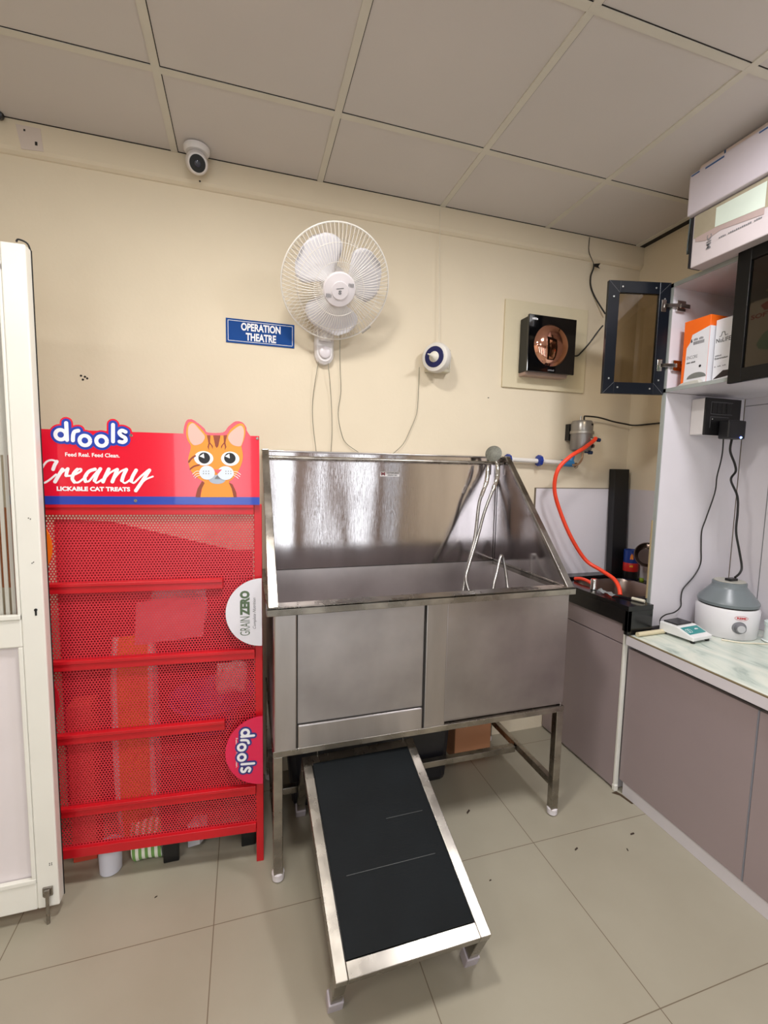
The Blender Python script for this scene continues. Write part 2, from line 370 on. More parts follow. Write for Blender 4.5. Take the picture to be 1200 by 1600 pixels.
# ------------------------------------------------------------------ red display rack
rk = thing('display_rack', 'red metal display rack with perforated sheets and a cat treat banner, beside the steel tub', 'display rack', (.055, -.513, 0), math.radians(-4.8))
W = .79; DP = .0251
zt = [1.385, 1.120, .853, .590, .322]
for x0 in (-.0265, -W):
    build('post', MB().box(x0, x0+.0265, 0, .025, .0, 1.385), RED, rk, bevel=.002)
    build('foot_bar', MB().box(x0+.003, x0+.0235, .025, .16 if x0 < -.5 else .10, .0, .018), RED, rk, bevel=.002)
for i, z in enumerate(zt):
    full = i in (0, 2, 4)
    x1 = -.027 if full else -.135
    build('cross_bar', MB().box(-W+.027, x1, -.010, .0055, z-.036, z-.003).box(-W+.027, x1, -.015, .004, z-.012, z), RED, rk, bevel=.0015)
build('bottom_rail', MB().box(-W+.027, -.027, -.006, .018, .129, .163), RED, rk, bevel=.0015)
for a, b in ((1.118, 1.350), (.853, 1.117), (.588, .852), (.322, .587), (.163, .321)):
    build('perforated_sheet', MB()._add([(-W+.02, .006, a-.002), (-.022, .006, a-.002), (-.022, .006, b+.002), (-W+.02, .006, b+.002)], [(0, 1, 2, 3)]), PERF, rk)
build('back_card', MB().prism([(-.44, .88), (-.21, .90), (-.20, 1.03), (-.30, 1.05), (-.43, 1.035)], 1, .028, .030), M('card_pink', (226, 150, 160), .5), rk)
# banner with silhouette top
RB = M('banner_red', (226, 12, 48), .16, var=.05, coat=.6)
yb = -.016
bn = build('banner', MB().box(-W+.005, -.006, -.0155, -.012, 1.384, 1.626), RB, rk, label='red printed banner board with cut-out logo and cat')
LOGO = [('ring', [(-0.6217, 1.6095), (-0.6066, 1.6100)]), ('p', [(-0.6044, 1.6474), (-0.6044, 1.5932)]),
        ('p', [(-0.5875, 1.5922), (-0.5859, 1.6100), (-0.5811, 1.6206), (-0.5704, 1.6242)]),
        ('ring', [(-0.5528, 1.5933), (-0.5374, 1.5938)]), ('ring', [(-0.5038, 1.5932), (-0.4882, 1.5937)]),
        ('p', [(-0.4680, 1.6470), (-0.4699, 1.5926)]),
        ('p', [(-0.4312, 1.6253), (-0.4423, 1.6295), (-0.4501, 1.6220), (-0.4438, 1.6123), (-0.4336, 1.6060), (-0.4321, 1.5971), (-0.4402, 1.5913), (-0.4505, 1.5929)])]
BLUE = M('logo_blue', (28, 62, 172), .25, coat=.4)
def logo(parent, yy, fn, k=1, red=True, blue=BLUE):
    for nm, w, mat, dy in (([('logo_backing', .0385, RB, 0)] if red else [])+[('logo_outline', .0285, blue, -.0006), ('logo_letters', .0117, WHITE_INK, -.0012)]):
        mb = MB()
        for kd, pts in LOGO:
            if kd == 'ring':
                r = abs(pts[1][0]-pts[0][0]); cc = pts[0]
                pts = [(cc[0]+r*math.cos(t*2*PI/28), cc[1]+r*1.02*math.sin(t*2*PI/28)) for t in range(29)]
                if nm != 'logo_letters':
                    f0 = fn(cc); rr = (r+w/2)*k; mb.disc(f0[0], f0[1], rr, rr, yy+dy-3e-5*mb.k, 36); mb.k += 1; continue
            mb.stroke([fn(p) for p in pts], w*k, yy+dy, smooth=(kd == 'p'))
        o = build(nm, mb, mat, parent)
logo(bn, -.0162, lambda p: p)
build('blue_band', MB().box(-W+.006, -.006, -.0159, -.0156, 1.3845, 1.412), BLUE, bn)
fl = lambda x0, z0, y: (lambda u, v: (x0+u, y, z0+v))
text('tagline', 'Feed Real. Feed Clean.', WHITE_INK, bn, fl(-.6122, 1.5405, -.0164), .160, .013, .02)
text('caption', 'LICKABLE CAT TREATS', WHITE_INK, bn, fl(-.6411, 1.4285, -.0164), .2175, .0148, .05)
CREAMY = [(0.0123, [(-0.6487, 1.4980), (-0.6438, 1.5111), (-0.6369, 1.5236)]), (0.0072, [(-0.6369, 1.5236), (-0.6518, 1.5278), (-0.6679, 1.5203), (-0.6826, 1.4941), (-0.6866, 1.4681), (-0.6781, 1.4545), (-0.6633, 1.4619), (-0.6408, 1.4818)]),
(0.0130, [(-0.6217, 1.4985), (-0.6336, 1.4786), (-0.6447, 1.4582)]), (0.0072, [(-0.6415, 1.4654), (-0.6260, 1.4870), (-0.6100, 1.4994)]), (0.0123, [(-0.6065, 1.5004), (-0.6099, 1.4889), (-0.6118, 1.4790)]),
(0.0072, [(-0.6127, 1.4773), (-0.5927, 1.4800), (-0.5701, 1.4922), (-0.5682, 1.5011), (-0.5786, 1.4993)]), (0.0123, [(-0.5786, 1.4993), (-0.5895, 1.4859), (-0.5946, 1.4694), (-0.5891, 1.4579)]), (0.0072, [(-0.5891, 1.4579), (-0.5758, 1.4581), (-0.5513, 1.4800)]),
(0.0123, [(-0.5266, 1.5009), (-0.5448, 1.4933), (-0.5574, 1.4749), (-0.5565, 1.4607)]), (0.0072, [(-0.5565, 1.4607), (-0.5460, 1.4618), (-0.5287, 1.4837), (-0.5146, 1.5005)]), (0.0130, [(-0.5110, 1.5022), (-0.5212, 1.4838), (-0.5295, 1.4637)]), (0.0072, [(-0.5295, 1.4637), (-0.5237, 1.4565), (-0.5068, 1.4674)]),
(0.0130, [(-0.4860, 1.5017), (-0.4957, 1.4809), (-0.5046, 1.4600)]), (0.0072, [(-0.5008, 1.4674), (-0.4849, 1.4877), (-0.4647, 1.5014)]), (0.0130, [(-0.4608, 1.5008), (-0.4684, 1.4813), (-0.4767, 1.4604)]), (0.0072, [(-0.4728, 1.4678), (-0.4544, 1.4916), (-0.4372, 1.5020)]), (0.0130, [(-0.4332, 1.5014), (-0.4424, 1.4817), (-0.4476, 1.4648)]), (0.0072, [(-0.4476, 1.4648), (-0.4386, 1.4565), (-0.4213, 1.4686)]),
(0.0130, [(-0.4033, 1.4999), (-0.4148, 1.4788), (-0.4199, 1.4635)]), (0.0072, [(-0.4199, 1.4635), (-0.4108, 1.4579), (-0.3900, 1.4792), (-0.3676, 1.4999)]), (0.0130, [(-0.3625, 1.5007), (-0.3841, 1.4657), (-0.4063, 1.4315)]), (0.0065, [(-0.3907, 1.4537), (-0.3747, 1.4692), (-0.3524, 1.4798)])]
mb = MB()
for w, p in CREAMY: mb.stroke(p, w*.86, -.0163)
build('script_lettering', mb, WHITE_INK, bn)
CAT = {'sil': [(-0.2544, 1.6013), (-0.2539, 1.6238), (-0.2510, 1.6489), (-0.2424, 1.6704), (-0.2328, 1.6750), (-0.2222, 1.6737), (-0.2034, 1.6607), (-0.1869, 1.6463), (-0.1751, 1.6329), (-0.1265, 1.6346), (-0.1092, 1.6543), (-0.0893, 1.6716), (-0.0770, 1.6746), (-0.0622, 1.6714), (-0.0511, 1.6591), (-0.0475, 1.6439), (-0.0491, 1.6079)],
'face': [(-0.2445, 1.6242), (-0.2429, 1.6442), (-0.2378, 1.6606), (-0.2306, 1.6659), (-0.2200, 1.6638), (-0.2035, 1.6520), (-0.1894, 1.6362), (-0.1776, 1.6240), (-0.1437, 1.6239), (-0.1144, 1.6262), (-0.1019, 1.6444), (-0.0820, 1.6617), (-0.0684, 1.6674), (-0.0573, 1.6627), (-0.0520, 1.6463), (-0.0539, 1.6231), (-0.0616, 1.5997), (-0.0655, 1.5868), (-0.0612, 1.5611), (-0.0640, 1.5351), (-0.0763, 1.5037), (-0.0915, 1.4801), (-0.1115, 1.4655), (-0.1461, 1.4599), (-0.1875, 1.4645), (-0.2115, 1.4783), (-0.2303, 1.4984), (-0.2393, 1.5261), (-0.2389, 1.5464), (-0.2312, 1.5769), (-0.2321, 1.5895), (-0.2413, 1.6067)],
'earl': [(-0.2385, 1.6244), (-0.2374, 1.6469), (-0.2308, 1.6584), (-0.2200, 1.6613), (-0.2037, 1.6432), (-0.1854, 1.6199), (-0.1900, 1.6034), (-0.1998, 1.5930), (-0.2167, 1.5879), (-0.2261, 1.5921), (-0.2342, 1.6045)],
'earr': [(-0.1096, 1.6187), (-0.1021, 1.6342), (-0.0846, 1.6502), (-0.0685, 1.6597), (-0.0599, 1.6536), (-0.0563, 1.6384), (-0.0590, 1.6152), (-0.0667, 1.5919), (-0.0779, 1.5884), (-0.0951, 1.5936), (-0.1061, 1.6060)],
'st1': [(-0.1583, 1.6234), (-0.1340, 1.6242), (-0.1418, 1.5871), (-0.1468, 1.5806), (-0.1516, 1.5868)],
'st2': [(-0.1788, 1.6234), (-0.1668, 1.6231), (-0.1684, 1.5990), (-0.1594, 1.5866), (-0.1602, 1.5764), (-0.1649, 1.5889), (-0.1697, 1.5939), (-0.1723, 1.5836), (-0.1717, 1.5722), (-0.1771, 1.5835), (-0.1737, 1.5963), (-0.1755, 1.6089)],
'st3': [(-0.1122, 1.6257), (-0.1245, 1.6245), (-0.1236, 1.6004), (-0.1330, 1.5873), (-0.1325, 1.5771), (-0.1274, 1.5901), (-0.1224, 1.5953), (-0.1201, 1.5852), (-0.1210, 1.5736), (-0.1152, 1.5853), (-0.1182, 1.5980), (-0.1161, 1.6108)],
'body': [(-0.1887, 1.4671), (-0.1090, 1.4682), (-0.0994, 1.4410), (-0.0935, 1.4117), (-0.2030, 1.4111), (-0.1977, 1.4400)],
'bl': [(-0.1972, 1.4657), (-0.1881, 1.4607), (-0.2007, 1.4348), (-0.2035, 1.4111), (-0.2188, 1.4110), (-0.2122, 1.4398)],
'br': [(-0.1091, 1.4630), (-0.0967, 1.4566), (-0.0846, 1.4280), (-0.0835, 1.4118), (-0.0935, 1.4117), (-0.0994, 1.4410)],
'nose': [(-0.1581, 1.5069), (-0.1307, 1.5074), (-0.1449, 1.4917)], 'mouth': [(-0.1465, 1.4870), (-0.1557, 1.4753), (-0.1361, 1.4756)],
'hl': [(-0.2034, 1.5511), (-0.1895, 1.5608), (-0.1876, 1.5446)], 'hr': [(-0.1203, 1.5531), (-0.1061, 1.5625), (-0.1046, 1.5461)]}
ELL = {'ewl': (-0.1898, 1.5445, 0.0310, 0.0246), 'ewr': (-0.1031, 1.5451, 0.0302, 0.0246), 'pl': (-0.1881, 1.5456, 0.0189, 0.0190), 'pr': (-0.1043, 1.5471, 0.0189, 0.0185),
       'ml': (-0.1797, 1.4955, 0.0253, 0.0241), 'mr': (-0.1191, 1.4952, 0.0270, 0.0238), 'ch': (-0.1472, 1.4728, 0.0275, 0.0157)}
def inkmat(n, c): return M(n, c, .35, var=.02)
ORG = inkmat('cat_orange', (240, 146, 44)); BRN = inkmat('cat_brown', (140, 62, 34)); PNK = inkmat('cat_pink', (236, 178, 166)); MUZ = inkmat('cat_muzzle', (214, 224, 236))
def closed_smooth(p):
    q = crv([(a, b, 0) for a, b in [p[-1]]+p+[p[0], p[1]]], 4); q = q[4:-4]; return [(v.x, v.y) for v in q[:-1]]
def art(name, mat, y, polys=(), ells=(), smooth=()):
    for k in polys: build(name, MB().flat(closed_smooth(CAT[k]) if k in smooth else CAT[k], y), mat, bn)
    for k in ells: e = ELL[k]; build(name, MB().disc(e[0], e[1], e[2], e[3], y-(.0002 if k in ('mr',) else 0)), mat, bn)
build('ear_cutout', MB().prism(closed_smooth(CAT['sil']), 1, -.0160, -.0125), RB, bn)
art('cat_body', ORG, -.0166, ['body']); art('cat_face', ORG, -.0167, ['face'], smooth=['face']); art('cat_inner_ear', PNK, -.0173, ['earl', 'earr'], smooth=['earl', 'earr'])
art('cat_stripes', BRN, -.0173, ['st1', 'st2', 'st3', 'bl', 'br'])
art('cat_chin', inkmat('cat_grey', (168, 178, 194)), -.0173, ells=['ch']); art('cat_nose', inkmat('cat_nose_pink', (232, 96, 100)), -.0185, ['nose'])
art('cat_muzzle', MUZ, -.0179, ells=['ml', 'mr']); art('cat_eye_white', WHITE_INK, -.0173, ells=['ewl', 'ewr']); art('cat_pupil', BLACK_INK, -.0179, ells=['pl', 'pr'])
art('cat_mouth', GREY_INK, -.0185, ['mouth']); art('cat_eye_glint', WHITE_INK, -.0185, ['hl', 'hr'])
CL = [('brown', 0.0060, [(-0.2380, 1.5312), (-0.2295, 1.5428), (-0.2173, 1.5520)]), ('brown', 0.0050, [(-0.2337, 1.5072), (-0.2216, 1.5164), (-0.2047, 1.5218)]),
('white', 0.0016, [(-0.2003, 1.4989), (-0.2135, 1.5000), (-0.2269, 1.4895)]), ('white', 0.0016, [(-0.0937, 1.5008), (-0.0813, 1.4998), (-0.0689, 1.4909)]),
('white', 0.0016, [(-0.2004, 1.4933), (-0.2137, 1.4910), (-0.2230, 1.4815)]), ('white', 0.0016, [(-0.0938, 1.4951), (-0.0814, 1.4906), (-0.0720, 1.4839)]),
('white', 0.0016, [(-0.2005, 1.4877), (-0.2138, 1.4820), (-0.2190, 1.4761)]), ('white', 0.0016, [(-0.0939, 1.4894), (-0.0815, 1.4815), (-0.0770, 1.4770)])]
a, b2 = MB(), MB()
for c, w, p in CL: build('cat_cheek_stripe' if c == 'brown' else 'cat_whisker', MB().stroke(p, w, -.0174 if c == 'brown' else -.0186), BRN if c == 'brown' else WHITE_INK, bn)
mb = MB()
for u, w in [(-0.1913, 1.5004), (-0.1828, 1.5005), (-0.1743, 1.5007), (-0.1180, 1.5017), (-0.1098, 1.5018), (-0.1017, 1.5020), (-0.1914, 1.4922), (-0.1829, 1.4923), (-0.1744, 1.4925), (-0.1181, 1.4934), (-0.1099, 1.4936), (-0.1018, 1.4937)]: build('cat_muzzle_dot', MB().disc(u, w, .0017, .0017, -.0186, 10), GREY_INK, bn)
mb.bm.free()
for u, w in ((-.415, 1.615), (-.012, 1.618), (-.408, 1.398)): build('banner_screw', MB().lathe([(.005, 0), (.005, .002), (.003, .003)], (u, -.0156, w), 12, (0, -1, 0)), CHROME, bn)
# shelf-edge discs
def half_disc(zc, r, left, mat, label):
    cx = -W if left else 0; n = 40
    if left: p = [(cx+r*math.cos(t), zc+r*math.sin(t)) for t in [2*PI*i/n for i in range(n)]]
    else: p = [(cx+r*math.cos(t), zc+r*math.sin(t)) for t in [PI/2+PI*i/n for i in range(n+1)]]
    return build('round_sign', MB().prism(p, 1, -.022, -.0185), mat, rk, label=label)
dg_ = half_disc(.995, .125, False, M('disc_white', (224, 222, 230), .3), 'white half-round shelf sign with green lettering')
dr_ = half_disc(.467, .133, False, M('disc_magenta', (224, 22, 78), .2, coat=.4), 'magenta half-round shelf sign with logo')
half_disc(1.245, .130, True, M('disc_orange', (240, 120, 26), .25, coat=.3), 'orange round shelf sign')
half_disc(.725, .128, True, M('disc_red', (196, 26, 44), .25, coat=.3), 'red round shelf sign')
GRN = M('disc_green', (84, 104, 76), .4)
ccw = lambda x0, z0: (lambda u, v: (x0-v, -.0226, z0+u))
text('disc_lettering', 'GRAIN', GRN, dg_, ccw(-.042, .912), .070, .034, -.005)
text('disc_lettering', 'ZERO', GRN, dg_, ccw(-.042, .986), .091, .034, .06)
text('disc_caption', 'Complete Nutrition', GREY_INK, dg_, ccw(-.018, .935), .115, .014, .0, .35)
cwf = lambda p: (-.062+(p[1]-1.6095)*.80, .467-(p[0]+.527)*.80)
logo(dr_, -.0223, cwf, .80, red=False, blue=M('disc_navy', (58, 56, 130), .3))
text('disc_caption', 'Feed Real. Feed Clean.', WHITE_INK, dr_, (lambda u, v: (-.096+v, -.0226, .525-u)), .115, .007, .0)

# things standing behind the rack sheets (rack space turned to room space)
O_ = V(.055, -.513, 0); th = math.radians(-4.8)
def RK(x, y, z=0): return V(O_.x+x*math.cos(th)-y*math.sin(th), O_.y+x*math.sin(th)+y*math.cos(th), z)
def sack(name, label, cx, cy, z0, w, dpt, h, mat, rings=14, lean=0, seg=24, fat=.12):
    mb = MB(); rows = []
    for i in range(rings+1):
        t = i/rings; k = (1-abs(2*t-1)**4); ww = w/2*(.86+fat*k); dd = dpt/2*(.22+.78*k)
        row = []
        for j in range(seg):
            a = 2*PI*j/seg; sq = 1/max(abs(math.cos(a)), abs(math.sin(a)))**.55
            wob = 1+.04*math.sin(5*a+9*t+cx*7)
            row.append(mb.bm.verts.new((cx+math.cos(a)*sq*ww*wob+lean*t, cy+math.sin(a)*sq*dd*wob, z0+h*t+.006*math.sin(3*a+4*t))))
        rows.append(row)
    for A, B in zip(rows, rows[1:]):
        for j in range(seg): mb.bm.faces.new((A[j], A[(j+1) % seg], B[(j+1) % seg], B[j]))
    mb.bm.faces.new(rows[0][::-1]); mb.bm.faces.new(rows[-1])
    return mb
solo('rack_backdrop', 'added dark red backdrop with a sloping top, darkening the view through the rack sheets', 'panel', MB().prism([(-.76, 0), (.03, 0), (.03, 1.13), (-.05, 1.13), (-.56, 1.275), (-.76, 1.285)], 1, -.006, -.002), M('dark_red_panel', (150, 26, 34), .45, var=.2))  # added sheet standing in for the rack's red trays and unlit inside
# black plastic chair behind the rack
ch = thing('plastic_chair', 'black plastic chair standing behind the red perforated rack, only its feet showing below', 'chair', (-.14, -.25, 0))
cs = MB().box(-.31, .035, -.42, -.02, .40, .425)
build('seat', cs, BLACKP, ch, bevel=.012)
for x, y in ((-.285, -.40), (.0, -.40), (-.27, -.05), (-.01, -.05)):
    build('leg', MB().prism([(x-.028, y-.026), (x+.028, y-.026), (x+.028, y-.008), (x-.01, y-.008), (x-.01, y+.026), (x-.028, y+.026)], 2, 0, .405), BLACKP, ch, bevel=.004)
bk = MB()
for i in range(7): bk.beam((-.285+i*.050, -.035, .42), (-.285+i*.050, -.020, .80), .03, .012)
bk.box(-.31, .035, -.03, -.008, .78, .84)
build('backrest', bk, BLACKP, ch, bevel=.004)
def stripe_mat(name, c1, c2, period, duty, axis=0, rough=.5):
    m, nt, b, out = base(name); g = grid_nodes(nt, axis, 0, period, period*duty)
    mc = nd(nt, 'ShaderNodeMix', data_type='RGBA'); nt.links.new(g, mc.inputs[0]); mc.inputs[6].default_value = lin(c1); mc.inputs[7].default_value = lin(c2)
    nt.links.new(mc.outputs[2], b.inputs['Base Color']); b.inputs['Roughness'].default_value = rough; return m
s = solo('food_sack', 'tall white pet food sack with an orange-yellow middle panel, seen through the red rack sheets', 'sack',
     sack('x', '', -.425, -.255, .004, .17, .12, .84, None), stripe_mat('white_orange_sack', (244, 240, 236), (250, 150, 20), .30, .36), smooth=True)
solo('striped_bag', 'green and white striped bag lying on the floor under the rack', 'bag',
     sack('x', '', -.372, -.375, .002, .12, .09, .15, None, lean=.0), stripe_mat('green_striped_bag', (232, 234, 222), (112, 158, 84), .022, .5), smooth=True)
solo('paper_carton', 'pale folded carton standing under the rack beside the black chair leg', 'carton',
     MB().hexa([V(-.232, -.37, 0), V(-.185, -.40, .03), V(-.160, -.36, .03), V(-.21, -.33, 0), V(-.232, -.37, .10), V(-.185, -.40, .12), V(-.160, -.36, .12), V(-.21, -.33, .10)]), M('pale_carton', (214, 214, 222), .5))
pt = solo('white_pot', 'small white cylindrical pot on the floor under the left end of the rack', 'pot',
     MB().lathe([(.034, 0), (.037, .002), (.040, .105), (.0375, .105), (.034, .01), (.0, .01)], (-.497, -.395, 0), 32), M('pot_white', (212, 212, 224), .4), smooth=True)
ba = thing('plastic_basin', 'purple plastic basin resting on the black chair behind the rack', 'basin', (-.14, -.24, .426))
build('bowl', MB().lathe([(.08, 0), (.12, .09), (.165, .14), (.16, .14), (.115, .09), (.075, .008), (0, .008)], (-.14, -.24, .426), 32), M('purple_plastic', (128, 62, 140), .35), ba, smooth=True)
build('rim', MB().tube([(-.14+.166*math.cos(t*PI/16), -.24+.166*math.sin(t*PI/16), .566) for t in range(32)], .006, 6, closed=True), M('purple_plastic', (128, 62, 140)), ba, smooth=True)
solo('white_packet', 'crumpled white packet on top of the basin behind the rack', 'packet', sack('x', '', -.06, -.27, .573, .13, .07, .13, None), WHITEP, smooth=True)
solo('red_carton', 'orange-red carton behind the left half of the rack', 'carton', MB().box(-.64, -.56, -.33, -.24, 0, .62), M('carton_red', (228, 84, 60), .5), bevel=.002)
solo('clear_bag', 'milky clear plastic bag with a red label behind the second rack sheet', 'bag', sack('x', '', -.25, -.30, 1.09-.21, .20, .05, .18, None), M('milky_plastic', (226, 206, 214), .3))

# ------------------------------------------------------------------ steel grooming tub
tb = thing('grooming_tub', 'large stainless steel pet grooming tub on square legs against the cream wall', 'tub', (.70, -.32, 0))
X0, X1, YF_, YB = .085, 1.315, -.625, -.022
ZR = 1.035
def steel_box(name, mat, *a, bevel=.002, **k): return build(name, MB().box(*a), mat, tb, bevel=bevel, **k)
steel_box('back_panel', STEELP, X0, X1-.01, YB-.004, YB+.012, ZR-.01, 1.592)
steel_box('back_panel_top_flange', STEEL, X0, X1-.01, YB-.020, YB+.012, 1.588, 1.596)
for x0, x1 in ((X0-.012, X0+.008), (X1-.026, X1-.008)):
    build('side_panel', MB().prism([(YB, ZR-.01), (YB, 1.594), (YB-.10, 1.594), (-.628, ZR+.012), (-.628, ZR-.01)], 0, x0+.006, x1-.006), STEELP, tb)
for x0, x1 in ((X0-.014, X0+.014), (X1-.030, X1-.004)):
    mb = MB(); p = [(-.116, 1.597), (-.643, ZR+.008)]
    mb.hexa([V(x0, -.643, ZR+.006), V(x1+.006, -.643, ZR+.006), V(x1+.006, -.618, ZR+.006), V(x0, -.618, ZR+.006), V(x0, -.125, 1.594), V(x1, -.125, 1.594), V(x1, -.108, 1.596), V(x0, -.108, 1.596)])
    mb.box(x0, x1, -.125, YB, 1.590, 1.597)
    build('side_flange', mb, STUBE, tb, bevel=.002)
# basin
def basin_mb():
    mb = MB(); a = [(X0+.008, YF_+.03), (X1-.02, YF_+.03), (X1-.02, YB-.004), (X0+.008, YB-.004)]
    b = [(X0+.03, YF_+.05), (X1-.045, YF_+.05), (X1-.045, YB-.03), (X0+.03, YB-.03)]
    v = [(x, y, ZR-.004) for x, y in a]+[(x, y, .74) for x, y in b]
    mb._add(v, [(0, 1, 5, 4), (1, 2, 6, 5), (2, 3, 7, 6), (3, 0, 4, 7), (4, 5, 6, 7)]); return mb
build('basin', basin_mb(), STEELB, tb)
build('basin_seam', MB().box(X0+.008, X1-.02, YB-.0055, YB-.0035, ZR-.003, ZR-.0005).box(X1-.0275, X1-.0245, YB-.003, YF_+.02, ZR-.002, ZR).box(X1-.0275, X1-.024, YB-.0055, YB-.0035, ZR, 1.50), DARK, tb)
build('drain_plate', MB().box(.56, .70, -.40, -.26, .741, .747), BLACKP, tb)
# rim
rim = MB().box(X0-.02, X1+.004, -.652, YF_+.034, ZR+.0, ZR+.008).box(X0-.02, X1+.004, -.652, -.646, ZR-.022, ZR+.008)
rim.box(X0-.02, X0+.010, -.6515, YB, ZR-.0215, ZR+.0075).box(X1-.025, X1+.004, -.6515, YB, ZR-.0215, ZR+.0075)
build('rim', rim, STUBE, tb, bevel=.002)
# apron shell
steel_box('apron_left_side', STEELD, X0+.004, X0+.012, YF_+.01, YB, .50, ZR-.015)
steel_box('apron_right_side', STEELD, X1-.012, X1-.004, YF_+.01, YB, .50, ZR-.015)
steel_box('apron_backing', STEELD, X0+.01, X1-.01, YF_+.012, YF_+.02, .515, ZR-.015)
steel_box('corner_post', STEEL, X0+.004, .170, YF_-.004, YF_+.02, .505, ZR-.018, bevel=.006)
steel_box('door_panel', STEELD, .170, .655, YF_+.006, YF_+.012, .598, ZR-.018)
steel_box('lower_panel', STEEL, .172, .652, YF_-.003, YF_+.012, .503, .597, bevel=.004)
steel_box('centre_post', STEEL, .660, .748, YF_-.002, YF_+.012, .512, ZR-.018, bevel=.003)
steel_box('front_panel', STEELD, .748, X1-.005, YF_+.002, YF_+.012, .528, ZR-.018)
build('panel_gap', MB().box(.1695, .1715, YF_-.0045, YF_+.006, .505, ZR-.02).box(.654, .660, YF_+.0, YF_+.006, .51, ZR-.02).box(.172, .655, YF_+.003, YF_+.007, .5965, .600), DARK, tb)
# lower frame
fm = MB().box(X0, X1, YF_-.004, YF_+.030, .488, .512).box(X0, X0+.03, YF_, YB, .485, .51).box(X1-.03, X1, YF_, YB, .485, .51).box(X0, X1, YB-.03, YB, .485, .51)
build('base_frame', fm, STUBE, tb, bevel=.002)
build('basin_underside', MB().box(X0+.03, X1-.03, YF_+.03, YB-.03, .52, .53), STEELD, tb)
for x in (X0+.001, X1-.033):
    for y in (YF_, YB-.034):
        lg = build('leg', MB().box(x, x+.034, y, y+.034, .022, .488), STUBE, tb, bevel=.003)
        build('foot', MB().lathe([(.013, 0), (.022, .006), (.023, .03), (.018, .034)], (x+.017, y+.017, 0), 20), M('foot_white', (222, 216, 220), .4), lg, smooth=True)
    build('side_rail', MB().box(x+.004, x+.030, YF_+.034, YB-.034, .128, .160), STUBE, tb, bevel=.002)
build('long_rail', MB().box(X0+.034, X1-.033, -.335, -.305, .120, .150), STUBE, tb, bevel=.002)
build('towel_rail', MB().tube([(X0+.012, -.085, 1.561), (X1-.03, -.085, 1.561)], .0095, 16), STUBE, tb, smooth=True)
st_ = build('maker_sticker', MB().box(.640, .741, YB-.0055, YB-.004, 1.483, 1.507), WHITEP, tb)
text('sticker_text', 'VETSPURN', GREY_INK, st_, fl(.672, 1.4955, YB-.0062), .064, .008, .02); smudge('sticker_text', (8, 4), GREY_INK, st_, fl(.678, 1.486, YB-.0062), .05, .006)
text('sticker_mark', 'M', M('mark_red', (150, 70, 80)), st_, fl(.645, 1.487, YB-.0062), .020, .017, .03)
# inlet pipe stub inside
# shower handset 1 with hose
HOSE = M('steel_hose', (176, 174, 172), .28, 1, var=.3, vs=200)
sh = thing('shower_handset', 'chrome hand shower hooked on the tub rail, round head up', 'shower', (1.20, -.12, 1.40))
ax = V(-.62, -.70, .22).normalized()
build('shower_head', MB().lathe([(.010, -.016), (.030, -.010), (.040, -.003), (.042, .003), (.037, .006), (.0, .0065)], (1.212, -.125, 1.607), 28, ax), M('nozzle_grey', (118, 118, 108), .5, .2, var=.3, vs=120), sh, smooth=True)
build('handle', MB().tube(crv([(1.222, -.105, 1.595), (1.240, -.112, 1.56), (1.243, -.12, 1.52), (1.232, -.13, 1.472), (1.204, -.14, 1.416)], 5), [.010]*6+[.0125]*9+[.011]*4+[.008]*2, 14), CHROME, sh, smooth=True)
build('hose', MB().tube(crv([(1.204, -.14, 1.416), (1.159, -.15, 1.312), (1.114, -.17, 1.185), (1.055, -.21, 1.066), (1.022, -.24, .994), (1.028, -.28, .925), (1.044, -.30, .86), (1.05, -.33, .72)], 8), .0075, 10), HOSE, sh, smooth=True)
sh = thing('spray_handle', 'second chrome spray handle hanging from the tub rail, left of the hand shower', 'spray', (1.17, -.12, 1.39))
build('handle', MB().tube(crv([(1.192, -.108, 1.548), (1.190, -.11, 1.53), (1.180, -.12, 1.467), (1.151, -.125, 1.392)], 6), [.009]*7+[.0125]*7+[.010]*5, 14), CHROME, sh, smooth=True)
build('hose', MB().tube(crv([(1.151, -.125, 1.392), (1.136, -.13, 1.343), (1.105, -.16, 1.184), (1.051, -.20, 1.048), (1.007, -.24, .928), (.993, -.26, .86), (.98, -.30, .70)], 8), .0085, 10), HOSE, sh, smooth=True)
solo('hose_loop', 'steel shower hose looping up inside the right end of the tub', 'hose', MB().tube(crv([(1.06, -.36, .72), (1.10, -.34, .88), (1.135, -.31, .98), (1.168, -.28, 1.04), (1.205, -.25, 1.105), (1.222, -.255, 1.06), (1.222, -.29, .96), (1.20, -.34, .84), (1.15, -.37, .70)], 8), .0075, 10), HOSE, smooth=True)
solo('inlet_stub', 'short pale pipe end beside the hand shower under the rail', 'pipe', MB().tube([(1.272, -.06, 1.56), (1.272, -.06, 1.50)], .006, 10), WHITEP, smooth=True)

